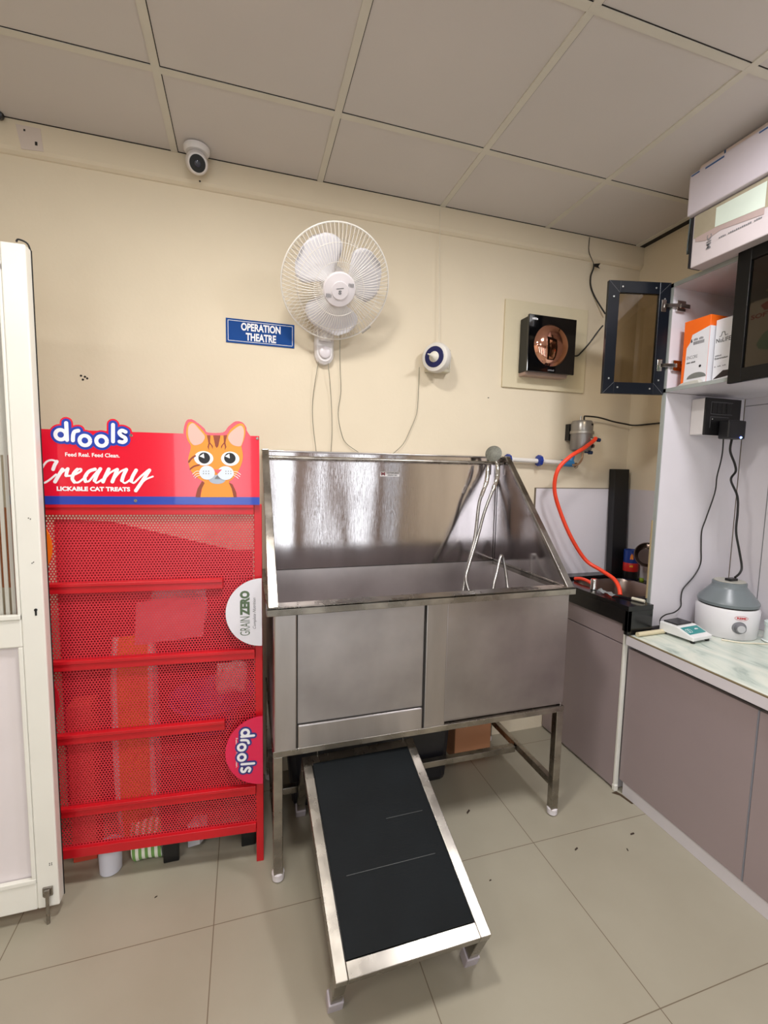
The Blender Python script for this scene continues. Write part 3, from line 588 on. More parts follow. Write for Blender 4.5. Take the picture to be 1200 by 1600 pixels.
# ------------------------------------------------------------------ under the tub
solo('plastic_bin', 'large black plastic bin standing under the tub behind the ramp', 'bin',
     MB().hexa([V(.19, -.285, .0), V(.93, -.285, .0), V(.93, -.08, .0), V(.19, -.08, .0), V(.16, -.29, .40), V(.955, -.29, .40), V(.955, -.06, .40), V(.16, -.06, .40)]), M('bin_dark', (34, 34, 40), .35, var=.2), bevel=.03)
cb = thing('cardboard_box', 'brown cardboard box on the floor under the tub, right of the black bin', 'box', (1.12, -.11, 0))
build('carton', MB().box(1.03, 1.24, -.17, -.05, 0, .20), M('cardboard', (196, 138, 100), .8), cb, bevel=.004)
build('lid_flap', MB().box(1.03, 1.24, -.172, -.13, .20, .203), M('cardboard_dark', (170, 112, 78), .8), cb)
solo('drain_pipe', 'thick grey drain hose curling under the left end of the tub', 'hose', MB().tube(crv([(.32, -.40, .50), (.24, -.40, .44), (.18, -.37, .40), (.15, -.33, .425), (.12, -.30, .39)], 8), .014, 12), M('hose_grey', (88, 88, 84), .5), smooth=True)

# ------------------------------------------------------------------ ramp
rp = thing('dog_ramp', 'sloping steel step ramp with a black rubber mat in front of the tub', 'ramp', (.42, -.86, 0))
A = V(.193, -.575, .440); B = V(.638, -.565, .440); C_ = V(.672, -1.150, .182); D = V(.213, -1.150, .182)
nrm = ((B-A).cross(D-A)).normalized()
if nrm.z < 0: nrm = -nrm
def bil(u, v, h=0): return (A*(1-u)+B*u)*(1-v)+(D*(1-u)+C_*u)*v+nrm*h
fw = .075; fv = .058
def slab(u0, u1, v0, v1, h0, h1):
    q = [(u0, v0), (u1, v0), (u1, v1), (u0, v1)]
    return MB().hexa([bil(u, v, h0) for u, v in q]+[bil(u, v, h1) for u, v in q])
SR = M('ramp_steel', (166, 160, 151), .28, 1, var=.3, vs=11, rvar=.1)
build('side_frame', slab(0, fw, 0, 1, -.032, 0), SR, rp, bevel=.002); build('side_frame', slab(1-fw, 1, 0, 1, -.032, 0), SR, rp, bevel=.002)
build('end_frame', slab(fw, 1-fw, 0, fv, -.032, -.0), SR, rp, bevel=.002); build('end_frame', slab(fw, 1-fw, 1-fv*1.05, 1, -.032, -.0), SR, rp, bevel=.002)
build('board', slab(fw, 1-fw, fv, 1-fv, -.022, -.006), BLACKP, rp)
mt_ = build('rubber_mat', slab(fw+.006, 1-fw-.006, fv-.004, 1-fv-.004, -.006, .0035), MAT_BLACK, rp)
build('mat_scratch', slab(fw+.10, 1-fw-.10, .640, .6418, .0042, .0046), M('scratch_grey', (84, 86, 86), .6), mt_); build('mat_scratch', slab(.55, 1-fw-.08, .430, .4316, .0042, .0046), M('scratch_grey', (84, 86, 86)), mt_)
dn = -nrm
FT = M('foot_grey', (176, 168, 176), .4)
for (u, top) in ((.038, D), (1-.038, C_)):
    p = bil(u, .975, -.03); L = (p.z-.012)/(-dn.z)
    q = p+dn*L; lg = build('leg', MB().beam(p, q, .030, .034, up=(1, 0, 0)), SR, rp, bevel=.002)
    build('foot_cap', MB().beam(p+dn*(L-.038), V(q.x, q.y+.002, .001)+dn*0, .038, .044, up=(1, 0, 0)), FT, lg, bevel=.003)
for u in (.03, 1-.03):
    p = bil(u, .03, -.03); q = V(p.x+(.012 if u < .5 else -.0), -.305, .014)
    lg = build('leg', MB().beam(p, q, .030, .032, up=(1, 0, 0)), SR, rp, bevel=.002)
    dd = (q-p).normalized(); build('foot_cap', MB().beam(q-dd*.04, V(q.x, q.y, .001), .040, .042, up=(1, 0, 0)), FT, lg, bevel=.003)
for u in (.13, .90):
    p = bil(u, .01, 0); build('hook', MB().tube([p-V(0, 0, .004), p+V(0, -.002, .048)], .0022, 6), STUBE, rp)

# ------------------------------------------------------------------ things on the back wall
sg = thing('wall_sign', 'blue rectangular wall sign with white words, left of the wall fan', 'sign', (.073, -.002, 2.066))
build('plate', MB().box(-.076, .222, -.004, -.0002, 2.066, 2.170), M('sign_blue', (18, 70, 142), .6, spec=.15), sg)
e = .004
bd = MB()
for a_ in ((-.068, .214, 2.1605, 2.1625), (-.068, .214, 2.0735, 2.0755), (-.068, -.066, 2.0735, 2.1625), (.212, .214, 2.0735, 2.1625)): bd.box(a_[0], a_[1], -.0048, -.004, a_[2], a_[3])
build('border', bd, WHITE_INK, sg)
text('lettering', 'OPERATION', WHITE_INK, sg, fl(-.012, 2.122, -.0049), .172, .034, .035)
text('lettering', 'THEATRE', WHITE_INK, sg, fl(.008, 2.080, -.0049), .132, .034, .035)

# fan
fn_ = thing('wall_fan', 'white oscillating wall fan with a round wire guard and three blades', 'fan', (.36, -.02, 2.0))
ctr = V(.375, -.215, 2.290); n_ = V(.04, -.82, -.57).normalized()
q = V(0, 0, 1).rotation_difference(n_)
xx = V(1, 0, 0); ux = (xx-n_*xx.dot(n_)).normalized(); uy = n_.cross(ux)
if uy.z < 0: uy = -uy
def FP(r, a_, h): return ctr+ux*(r*math.cos(a_))+uy*(r*math.sin(a_))+n_*h
GW = M('guard_wire', (236, 231, 224), .35, var=.05)
RG = .229
def ring(mb, r, h, t, seg=6, n=72): mb.tube([FP(r, 2*PI*k/n, h) for k in range(n)], t, seg, closed=True)
def guard(sign, depth, n=84, r0=.055):
    mb = MB()
    for k in range(n):
        a_ = 2*PI*k/n; pts = []
        for i in range(9):
            t = i/8; r = RG-(RG-r0)*t; h = depth*(1-(1-min(1, t*1.35))**2.2)
            pts.append(FP(r, a_+.10*t*sign, sign*h))
        mb.tube(pts, .00115, 4, caps=False)
    for t in (.35, .72):
        r = RG-(RG-r0)*t; h = depth*(1-(1-min(1, t*1.35))**2.2); ring(mb, r, sign*(h-.001), .0011, 5)
    return mb
g_ = guard(1, .068); build('front_guard', g_, GW, fn_, smooth=True)
g_ = guard(-1, .058, 72, .05); build('rear_guard', g_, GW, fn_, smooth=True)
r_ = MB(); ring(r_, RG, 0, .0035, 8); build('guard_rim', r_, GW, fn_, smooth=True)
bdg = build('front_badge', MB().lathe([(.066, .060), (.069, .066), (.064, .075), (.036, .080), (.034, .083), (0, .084)], ctr, 40, n_), M('badge_white', (228, 222, 226), .25), fn_, smooth=True)
def bp(u, v): p = ctr+ux*u+uy*v+n_*.0845; return tuple(p)
sm = MB()
for s_, b_ in ((-1, -.012), (1, .012)):
    for k in range(4):
        u = s_*.044+(k-1.5)*.006; v = b_*2.0
        sm._add([tuple(ctr+ux*(u+i)+uy*(v+j+.3*i*0)+n_*.0793) for i, j in ((-.0015, -.008), (.0015, -.007), (.0015, .008), (-.0015, .007))], [(0, 1, 2, 3)])
build('badge_slots', sm, GREY_INK, bdg, recalc=False)
text('badge_mark', 'S', GREY_INK, bdg, (lambda u, v: bp(u-.006, v-.014)), .013, .016, .06)
build('badge_line', MB()._add([bp(-.016, .004), bp(.014, .010), bp(.014, .013), bp(-.016, .007)], [(0, 1, 2, 3)]), GREY_INK, bdg, recalc=False)
BL = M('blade_white', (226, 224, 230), .3, var=.02)
for a0 in (128, 20, 262):
    mb = MB(); a_c = math.radians(a0); rows = []
    N = 22
    for i in range(N+1):
        t = i/N; r = .035+.166*t
        half = math.radians(26+22*math.sin(min(1, t*1.3)*PI*.6)) * (1 if t < .58 else max(.0, 1-((t-.58)/.425)**2.4)**.5*.97+.03)
        row = []
        for j in range(11):
            s_ = j/10*2-1; row.append(mb.bm.verts.new(FP(r, a_c+half*s_+.10*t, .008*s_+.022*s_*(1-t*.3)+.008)))
        rows.append(row)
    for P, Q in zip(rows, rows[1:]):
        for j in range(10): mb.bm.faces.new((P[j], P[j+1], Q[j+1], Q[j]))
    bo_ = build('blade', mb, BL, fn_, smooth=True); so = bo_.modifiers.new('t', 'SOLIDIFY'); so.thickness = .002
build('hub', MB().lathe([(.040, -.02), (.042, .03), (.036, .040), (0, .042)], ctr, 28, n_), BL, fn_, smooth=True)
build('motor_housing', MB().lathe([(0, -.150), (.030, -.148), (.052, -.120), (.060, -.075), (.056, -.056), (0, -.056)], ctr, 32, n_), WHITEP, fn_, smooth=True)
mp = ctr-n_*.10
build('neck', MB().tube(crv([tuple(mp), (.372, -.10, 2.26), (.362, -.06, 2.17), (.358, -.045, 2.10)], 5), [.022]*5+[.026]*5+[.030]*6, 16), WHITEP, fn_, smooth=True)
br_ = []
for i in range(25):
    a_ = PI+PI*i/24; br_.append((.357+.043*math.cos(a_), 2.043+.043*math.sin(a_)))
br_ += [(.402, 2.10), (.395, 2.22), (.32, 2.22), (.312, 2.10)]
mb = MB(); n0 = len(br_)
cx = .357; inner = [(cx+(x-cx)*.80, 2.10+(z-2.10)*.88) for x, z in br_]
v = [(x, -.001, z) for x, z in br_]+[(x, -.028, z) for x, z in br_]+[(x, -.040, z) for x, z in inner]
mb._add(v, [(i, (i+1) % n0, n0+(i+1) % n0, n0+i) for i in range(n0)]+[(n0+i, n0+(i+1) % n0, 2*n0+(i+1) % n0, 2*n0+i) for i in range(n0)]+[tuple(range(2*n0, 3*n0)), tuple(range(n0-1, -1, -1))])
build('wall_bracket', mb, WHITEP, fn_, smooth=True)
build('speed_knob', MB().lathe([(.028, 0), (.027, .010), (.021, .014), (0, .014)], (.357, -.040, 2.052), 28, (0, -1, 0)), M('knob_white', (218, 212, 216), .3), fn_, smooth=True)
cl = MB().box(.372, .386, -.20, -.19, 2.345, 2.36); lp = FP(RG+.004, math.radians(-50), 0); lq = FP(RG+.004, math.radians(-44), 0)
build('guard_clip', MB().beam(FP(RG+.005, math.radians(-53), 0), FP(RG+.005, math.radians(-41), 0), .009, .012), M('clip_grey', (170, 164, 156), .4), fn_, bevel=.002)
CW = M('wire_beige', (172, 164, 142), .6); CG = M('wire_grey', (132, 130, 114), .6)
for pts, mat, lb in (([(.33, -.03, 2.01), (.308, -.012, 1.851), (.308, -.010, 1.732), (.324, -.012, 1.598), (.324, -.012, 1.56)], CG, 'thin cord hanging down the wall, leftmost below the fan bracket'),
                     ([(.375, -.03, 2.01), (.393, -.012, 1.856), (.400, -.010, 1.706), (.395, -.012, 1.597), (.395, -.012, 1.56)], CG, 'thin cord hanging straight down from the right side of the fan bracket'),
                     ([(.424, -.06, 2.14), (.435, -.012, 2.008), (.441, -.010, 1.889), (.428, -.012, 1.783), (.445, -.012, 1.69), (.470, -.012, 1.64), (.531, -.012, 1.599)], CG, 'grey fan power cord curving right toward the tub top'),
                     ([(.838, -.012, 2.03), (.837, -.010, 1.916), (.834, -.012, 1.84), (.827, -.012, 1.789), (.80, -.01, 1.72), (.765, -.012, 1.65), (.712, -.012, 1.599)], CG, 'thin cord running from the round white fitting down to the tub top')):
    solo('hanging_lead', lb, 'cord', MB().tube(crv(pts, 6), .0015, 6), mat, smooth=True, group='thin cords hanging on the wall')
solo('pull_string', 'white string running from the ceiling down to the round white fitting', 'string', MB().tube([(.920, -.026, 2.80), (.926, -.024, 2.5), (.934, -.03, 2.13)], .0016, 6), M('string_white', (226, 218, 200), .7), smooth=True)

# round fitting
ft = thing('round_fitting', 'round white wall fitting with navy disc and cone, right of the fan', 'fitting', (.91, -.01, 2.0))
build('mounting_box', MB().box(.868, .992, -.050, -.0005, 2.008, 2.122), M('box_cream', (206, 198, 176), .35), ft, bevel=.006)
nd_ = V(-.74, -.67, -.03).normalized(); fc = V(.912, -.072, 2.066)
build('round_body', MB().lathe([(.055, -.012), (.070, 0), (.072, .026), (.066, .040), (.05, .044), (.0, .045)], fc, 40, nd_), M('fitting_white', (220, 216, 210), .35), ft, smooth=True)
nv = build('navy_disc', MB().lathe([(.050, .0448), (.048, .047), (0, .0475)], fc, 36, nd_), M('navy', (28, 32, 84), .3), ft, smooth=True)
build('cone', MB().lathe([(.026, .047), (.020, .058), (.008, .078), (.004, .10), (.0025, .115)], fc, 20, nd_), M('cone_white', (232, 228, 214), .5), ft, smooth=True)
lp_ = MB()
for k in (0, 1): lp_.tube([(  .975+.009*k, -.057, 2.025), (  .975+.009*k, -.060, 2.035), (  .975+.009*k, -.060, 2.095), (  .975+.009*k, -.057, 2.105)], .0022, 6)
build('box_ribs', lp_, M('rib_white', (232, 226, 212), .4), ft, smooth=True)

# security camera
sc_ = thing('security_camera', 'small white dome security camera under the ceiling at the top of the wall', 'camera', (-.176, -.05, 2.80-.09))
build('base', MB().lathe([(.050, 0), (.050, -.012), (.043, -.022), (0, -.022)], (-.176, -.078, H-.004), 32), WHITEP, sc_, smooth=True)
cd = V(.12, -.84, -.55).normalized(); cc_ = V(-.176, -.082, 2.742)
build('dome', MB().lathe([(0, -.045)]+[(.043*math.cos(t), .043*math.sin(t)) for t in [-PI/2+.3+i*.2 for i in range(9)]]+[(.036, .036), (.030, .040)], cc_, 32, cd), WHITEP, sc_, smooth=True)
fc_ = build('lens_face', MB().lathe([(.031, .034), (.030, .042), (.0, .042)], cc_, 28, cd), BLACKP, sc_, smooth=True)
build('lens', MB().lathe([(.013, .042), (.012, .046), (.006, .049), (0, .049)], cc_, 24, cd), M('lens_glass', (60, 62, 74), .08), fc_, smooth=True)
solo('ceiling_clip', 'small black clip where the ceiling meets the wall at far left', 'clip', MB().lathe([(.016, 0), (.014, .015), (0, .02)], (-.86, -.035, H-.006), 16, (0, -1, -.5)), BLACKP, smooth=True)

# exhaust fan
bb = solo('backing_board', 'cream square board on the wall behind the black exhaust fan', 'board', MB().box(1.312, 1.836, -.012, -.0003, 1.968, 2.420), M('board_cream', (216, 204, 174), .6), bevel=.002)
ex_ = thing('exhaust_fan', 'square black exhaust fan with a rose-gold domed centre on the cream board', 'exhaust fan', (1.55, -.05, 2.04))
build('housing', MB().box(1.405, 1.686, -.085, -.012, 2.045, 2.322), BLACKP, ex_, bevel=.004)
build('front_plate', MB().box(1.399, 1.692, -.100, -.086, 2.040, 2.327), M('gloss_black', (8, 8, 10), .08, coat=.5), ex_, bevel=.003)
dm = [(.106, -.002), (.106, .002)]+[(.102*math.cos(t), .002+.034*math.sin(t)) for t in [i*PI/2/9 for i in range(1, 9)]]+[(0, .036)]
build('dome', MB().lathe(dm, (1.540, -.100, 2.180), 48, (0, -1, 0)), M('rose_gold', (226, 168, 146), .07, 1, var=.04), ex_, smooth=True)
smudge('brand_plate', (4,), WHITE_INK, ex_, fl(1.417, 2.300, -.1006), .035, .011); smudge('brand_plate', (5,), GREY_INK, ex_, fl(1.525, 2.050, -.1006), .04, .008)
build('lower_lip', MB().box(1.41, 1.67, -.07, -.012, 2.028, 2.044), M('lip_pink', (178, 152, 140), .5), ex_)
BW = M('black_wire', (22, 20, 18), .5)
w1 = thing('loose_wire', 'black wire hanging from the ceiling edge above the open cabinet door', 'wire', (1.86, -.02, 2.42))
build('wire', MB().tube(crv([(1.802, -.026, 2.795), (1.803, -.026, 2.722), (1.840, -.026, 2.655), (1.835, -.014, 2.600), (1.845, -.008, 2.55), (1.877, -.010, 2.494), (1.935, -.030, 2.406)], 6), [.0018]*12+[.0040]*25, 8), BW, w1, smooth=True)
build('tape_flag', MB()._add([(1.838, -.032, 2.660), (1.878, -.034, 2.668), (1.868, -.03, 2.652), (1.880, -.03, 2.640), (1.842, -.03, 2.646)], [(0, 1, 2, 3, 4)]), BW, w1)
solo('fan_lead', 'short black lead curling out of the right side of the exhaust fan', 'wire', MB().tube(crv([(1.905, -.05, 2.335), (1.880, -.04, 2.30), (1.850, -.02, 2.245), (1.80, -.018, 2.190), (1.76, -.03, 2.163), (1.690, -.05, 2.158)], 6), .0042, 8), BW, smooth=True)

# water heater
GR = M('heater_grey', (138, 134, 132), .32, .6, var=.1)
wh = thing('water_heater', 'small grey cylindrical water heater on the wall in the corner', 'water heater', (1.79, -.07, 1.62))
hx, hy = 1.788, -.072
build('tank', MB().lathe([(.040, 1.640), (.056, 1.646), (.058, 1.655), (.058, 1.735), (.0, 1.735)], (hx, hy, 0), 36), GR, wh, smooth=True)
build('cap', MB().lathe([(.058, 1.747), (.058, 1.790), (.050, 1.805), (.02, 1.809), (0, 1.809)], (hx, hy, 0), 36), M('heater_cap', (150, 146, 142), .3, .6), wh, smooth=True)
build('strap', MB().lathe([(.060, 1.733), (.062, 1.735), (.062, 1.748), (.060, 1.750), (0, 1.75)], (hx, hy, 0), 36).box(hx+.055, hx+.078, hy-.008, hy+.008, 1.735, 1.751), M('strap_steel', (170, 166, 160), .35, .8), wh, smooth=True)
build('rear_bracket', MB().box(hx-.052, hx+.052, hy+.04, -.001, 1.70, 1.79), BLACKP, wh)
build('switch', MB().lathe([(.006, 0), (.006, .004), (0, .005)], (hx-.0+.020, hy-.054, 1.783), 14, (.3, -1, 0)), BLACKP, wh)
build('label_plate', MB().prism([(hx+.012+.046*math.sin(t)*0+.0, 0) for t in (0,)]+[(hx+.040, 0), (hx+.040, .001)], 2, 0, .001) if False else MB().tube([(hx+.022, hy-.0535, 1.668), (hx+.045, hy-.037, 1.668)], .014, 6), BLACKP, wh)
for p0, p1 in (((hx+.048, hy-.045, 1.705), (hx+.082, hy-.05, 1.700)), ((hx+.010, hy-.02, 1.634), (hx+.052, hy-.03, 1.632))):
    build('valve_knob', MB().tube([p0, tuple(Vector(p0).lerp(Vector(p1), .5)), tuple(Vector(p0).lerp(Vector(p1), .55)), p1], [.005, .005, .011, .010], 12), M('knob_navy', (24, 48, 84), .4), wh, smooth=True)
build('outlet', MB().tube([(hx+.02, hy-.045, 1.70), (hx+.034, hy-.068, 1.708)], .008, 12), CHROME, wh, smooth=True)
build('inlet_tube', MB().tube(crv([(hx+.012, hy, 1.645), (hx+.014, hy, 1.605), (hx-.005, hy-.005, 1.575), (hx-.03, hy-.01, 1.563), (hx-.055, hy-.01, 1.562)], 6), .0055, 10), M('copper_tube', (176, 140, 108), .4, .4), wh, smooth=True)
build('top_nipple', MB().lathe([(.006, 1.806), (.006, 1.832), (0, 1.832)], (hx-.012, hy, 0), 12), CHROME, wh, smooth=True)
solo('heater_cable', 'black cable running from the water heater top to the right behind the cabinet side', 'cable', MB().tube(crv([(1.800, -.072, 1.806), (1.804, -.066, 1.828), (1.83, -.05, 1.836), (1.932, -.035, 1.835), (2.04, -.03, 1.818), (2.12, -.035, 1.808), (2.168, -.06, 1.800), (2.172, -.20, 1.799), (2.172, -.35, 1.799), (2.172, -.48, 1.80)], 6), .0045, 8), BW, smooth=True)
wp = thing('water_pipe', 'white water pipe with blue couplings between the tub and the heater', 'pipe', (1.5, -.035, 1.56))
PW = M('pipe_white', (224, 220, 214), .4)
build('pipe', MB().tube([(1.325, -.034, 1.585), (1.52, -.034, 1.580), (1.70, -.034, 1.574)], .0125, 16), PW, wp, smooth=True)
BC = M('coupling_blue', (22, 52, 142), .35)
for x in (1.352, 1.548):
    cu_ = build('coupling', MB().lathe([(.016, -.012), (.031, -.008), (.031, .008), (.016, .012)], (x, -.036, 1.582), 8, (1, 0, 0)), BC, wp)
    build('coupling_collar', MB().lathe([(.017, 0), (.017, .016), (.013, .018)], (x+.010, -.036, 1.582), 20, (1, 0, 0)), PW, cu_, smooth=True)
vb = build('stopcock', MB().tube([(1.695, -.036, 1.573), (1.765, -.040, 1.570)], .019, 16).tube([(1.752, -.040, 1.572), (1.762, -.042, 1.615)], [.015, .012], 14), M('valve_blue', (60, 132, 190), .4), wp, smooth=True)
build('thread_tape', MB().tube([(1.765, -.040, 1.568), (1.790, -.042, 1.562)], .011, 12).tube([(1.785+.014*math.cos(t), -.045, 1.560+.014*math.sin(t)) for t in [i*PI/8 for i in range(16)]], .0022, 6, closed=True), M('brass_dull', (140, 112, 84), .45, .5), wp, smooth=True)
OH = M('orange_hose', (246, 74, 44), .4, var=.04)
solo('orange_hose', 'bright orange hose drooping from the water heater into the sink', 'hose', MB().tube(crv([(1.822, -.142, 1.708), (1.805, -.150, 1.695), (1.735, -.16, 1.652), (1.640, -.165, 1.600), (1.580, -.155, 1.530), (1.590, -.125, 1.426), (1.648, -.110, 1.302), (1.726, -.115, 1.159), (1.817, -.130, 1.035), (1.862, -.20, .990), (1.872, -.28, .962), (1.862, -.33, .930), (1.845, -.36, .895)], 8), .0105, 14), OH, smooth=True)
solo('hose_offcut', 'short orange hose end lying on the black worktop beside the tap base', 'hose', MB().tube(crv([(1.770, -.11, .926), (1.780, -.15, .934), (1.782, -.20, .932), (1.772, -.25, .925)], 6), .0095, 12), OH, smooth=True)

# ------------------------------------------------------------------ sink end
ZS = .916; ZC = .779
pv = thing('splash_panel', 'pale grey laminate splash panel on the wall above the black sink top', 'panel', (1.87, -.004, ZS))
build('sheet', MB().box(1.560, 2.183, -.006, -.0005, ZS+.0, 1.428), LAMW, pv)
build('side_sheet', MB().box(2.178, 2.1845, -.494, -.0065, ZS, 1.428), LAMW, pv)
build('edge_strip', MB().box(1.553, 1.560, -.007, -.0005, ZS, 1.432).box(1.56, 2.178, -.0065, -.0005, 1.428, 1.432), M('edge_dirt', (112, 100, 84), .8), pv)
# worktop with bowl
BX0, BX1, BY0, BY1 = 1.745, 2.115, -.465, -.10
sk = thing('sink_worktop', 'black granite sink worktop with a steel bowl let in, in the corner', 'worktop', (1.93, -.29, .80))
def rrect(x0, x1, y0, y1, r, n=6):
    o = []
    for cx_, cy2, a0 in ((x1-r, y1-r, 0), (x0+r, y1-r, 90), (x0+r, y0+r, 180), (x1-r, y0+r, 270)):
        for i in range(n+1): a_ = math.radians(a0+90*i/n); o.append((cx_+r*math.cos(a_), cy2+r*math.sin(a_)))
    return o
def ring_slab(outer, inner, z0, z1):
    """slab between a rectangle outline and a rounded hole, both resampled by angle"""
    mb = MB(); n = len(inner); cxm = sum(p[0] for p in inner)/n; cym = sum(p[1] for p in inner)/n
    x0, x1, y0, y1 = outer; out_ = []
    for (x, y) in inner:
        dx, dy = x-cxm, y-cym; t = 1e9
        if dx > 1e-9: t = min(t, (x1-cxm)/dx)
        if dx < -1e-9: t = min(t, (x0-cxm)/dx)
        if dy > 1e-9: t = min(t, (y1-cym)/dy)
        if dy < -1e-9: t = min(t, (y0-cym)/dy)
        out_.append((cxm+dx*t, cym+dy*t))
    # put the true corners in
    for cxn, cyn in ((x0, y0), (x1, y0), (x1, y1), (x0, y1)):
        k = min(range(n), key=lambda i: (out_[i][0]-cxn)**2+(out_[i][1]-cyn)**2); out_[k] = (cxn, cyn)
    v = [(x, y, z) for z in (z0, z1) for x, y in inner]+[(x, y, z) for z in (z0, z1) for x, y in out_]
    fs = []
    for i in range(n):
        j = (i+1) % n
        fs += [(n+i, n+j, 3*n+j, 3*n+i), (i, 2*n+i, 2*n+j, j), (i, j, n+j, n+i), (2*n+i, 3*n+i, 3*n+j, 2*n+j)]
    mb._add(v, fs); return mb
hole = rrect(BX0, BX1, BY0, BY1, .09, 8)
build('granite_slab', ring_slab((1.668, 2.178, -.497, -.007), hole, ZS-.022, ZS).box(1.668, 1.812, -.590, -.497, ZS-.022, ZS), GRANITE, sk)
build('front_fascia', MB().box(1.668, 1.690, -.590, -.007, .826, ZS-.022).box(1.668, 1.812, -.590, -.572, ZC+.001, ZS-.022).box(1.794, 1.812, -.572, -.499, ZC+.001, ZS-.022).box(1.668, 1.690, -.590, -.560, .795, .830), GRANITE, sk, bevel=.002)
build('rear_ledge', MB().box(1.700, 2.178, -.085, -.007, ZS, ZS+.014), GRANITE, sk, bevel=.003)
mb = MB(); levels = [(1.0, ZS-.004), (.97, ZS-.02), (.93, ZS-.13), (.80, ZS-.155), (.10, ZS-.160)]
cxm, cym = (BX0+BX1)/2, (BY0+BY1)/2; rows = []
for k, z in levels: rows.append([mb.bm.verts.new((cxm+(x-cxm)*k, cym+(y-cym)*k, z)) for x, y in hole])
n = len(hole)
for P, Q in zip(rows, rows[1:]):
    for i in range(n): mb.bm.faces.new((P[i], P[(i+1) % n], Q[(i+1) % n], Q[i]))
mb.bm.faces.new(rows[-1])
build('sink_bowl', mb, M('sink_steel', (176, 160, 152), .3, 1, var=.15), sk, smooth=True)
build('bowl_drain', MB().lathe([(.022, 0), (.022, .003), (.0, .001)], (cxm, cym, ZS-.1595), 20), CHROME, sk)
sc1 = thing('sink_cabinet', 'mauve-grey base cabinet under the black sink top', 'cabinet', (1.93, -.28, 0))
build('carcass', MB().box(1.702, 2.180, -.555, -.002, .004, .745), LAMW, sc1)
build('door', MB().box(1.684, 1.702, -.552, -.006, .012, .722), LAM, sc1, bevel=.0015)
build('fixed_front', MB().box(1.684, 1.702, -.552, -.006, .727, .825), LAM, sc1, bevel=.0015)
build('end_strip', MB().box(1.682, 1.704, -.566, -.556, .012, .775), UPVC, sc1, bevel=.001)
build('strip_foot', MB().box(1.680, 1.700, -.572, -.553, .0, .030), UPVC, sc1, bevel=.003)
# base counter
bc = thing('base_cabinet', 'long mauve-grey base cabinet with flat doors and a white plinth under the marbled counter', 'cabinet', (2.04, -1.3, 0))
YE = -2.15
build('carcass', MB().box(1.718, 2.388, YE, -.592, .064, .722), M('carcass_dark', (96, 92, 96), .6), bc)
for y0, y1 in ((-1.136, -.576), (-1.700, -1.142), (YE, -1.706)):
    build('door', MB().box(1.699, 1.717, y0, y1, .066, .712), LAM, bc, bevel=.0015)
    build('door_edge_strip', MB().box(1.6985, 1.717, y0-.0055, y0-.0005, .066, .712), M('strip_grey', (130, 132, 142), .35), bc)
build('plinth', MB().box(1.706, 1.72, YE, -.592, .0, .062), LAMW, bc, bevel=.001)
build('floor_stain', MB().prism([(1.66, -.575), (1.69, -.572), (1.70, -.60), (1.705, -.66), (1.695, -.66), (1.685, -.60)], 2, .0004, .0012), M('stain', (70, 52, 34), .8), bc)
ct = thing('marble_worktop', 'green-white marbled counter top with a pale front edge', 'worktop', (2.03, -1.3, .73))
build('slab', MB().box(1.684, 2.388, YE, -.5915, .735, ZC), MARBLE, ct)
build('front_edge', MB().box(1.679, 1.684, YE, -.576, .733, ZC-.004), LAMW, ct, bevel=.001)
build('edge_line', MB().box(1.679, 1.688, YE, -.5915, ZC-.004, ZC+.0006), M('glue_line', (120, 106, 78), .7), ct)

# niche: upright side panel, back panel, upper cabinet
PY0, PY1 = -.516, -.498
sp1 = thing('upright_panel', 'white upright side board between the marbled counter and the upper cabinet', 'panel', (2.12, -.507, ZC))
build('board', MB().box(1.874, 2.378, PY0+.0015, PY1, ZC+.001, 1.898), LAMW, sp1)
build('front_lipping', MB().box(1.868, 1.874, PY0, PY1, ZC+.001, 1.898), LAMG, sp1)
build('wood_edge', MB().box(1.862, 1.868, PY1-.004, PY1+.001, ZS+.002, 1.30), M('wood_edge', (168, 148, 112), .6), sp1)
nb = struct('trim_2', MB().box(2.380, 2.3895, YE, -.5175, ZC+.001, 2.42), LAMW)
build('sheet_joint', MB().box(2.3785, 2.380, -.66, -.657, .80, 1.85).box(2.3785, 2.380, YE, -.52, 1.862, 1.865), GREY_INK, nb)
uc = thing('wall_cabinet', 'upper cabinet with navy framed glass doors, its first door swung wide open', 'cabinet', (2.12, -1.2, 1.9))
UZ0, UZ1 = 1.900, 2.385; UY0 = -.516; UY1 = -.812; UYE = -1.75
build('bottom_board', MB().box(1.872, 2.379, UYE, PY1, UZ0, UZ0+.016), LAMW, uc); build('top_board', MB().box(1.872, 2.379, UYE, PY1, UZ1-.018, UZ1), LAMW, uc)
build('side_board', MB().box(1.872, 2.379, UY0, PY1, UZ0+.016, UZ1-.018), LAMW, uc)
build('front_lipping', MB().box(1.868, 1.872, UYE, PY1, UZ0, UZ0+.016).box(1.868, 1.872, UYE, PY1, UZ1-.018, UZ1).box(1.868, 1.872, UY0, PY1, UZ0, UZ1), LAMG, uc)
build('divider', MB().box(1.90, 2.379, -1.135, -1.119, UZ0+.016, UZ1-.018), LAMW, uc)
GD = glass_mat('tinted_glass_dark', (.42, .40, .36, 1), .97); GO = glass_mat('tinted_glass_brown', (.66, .60, .50, 1), .95)
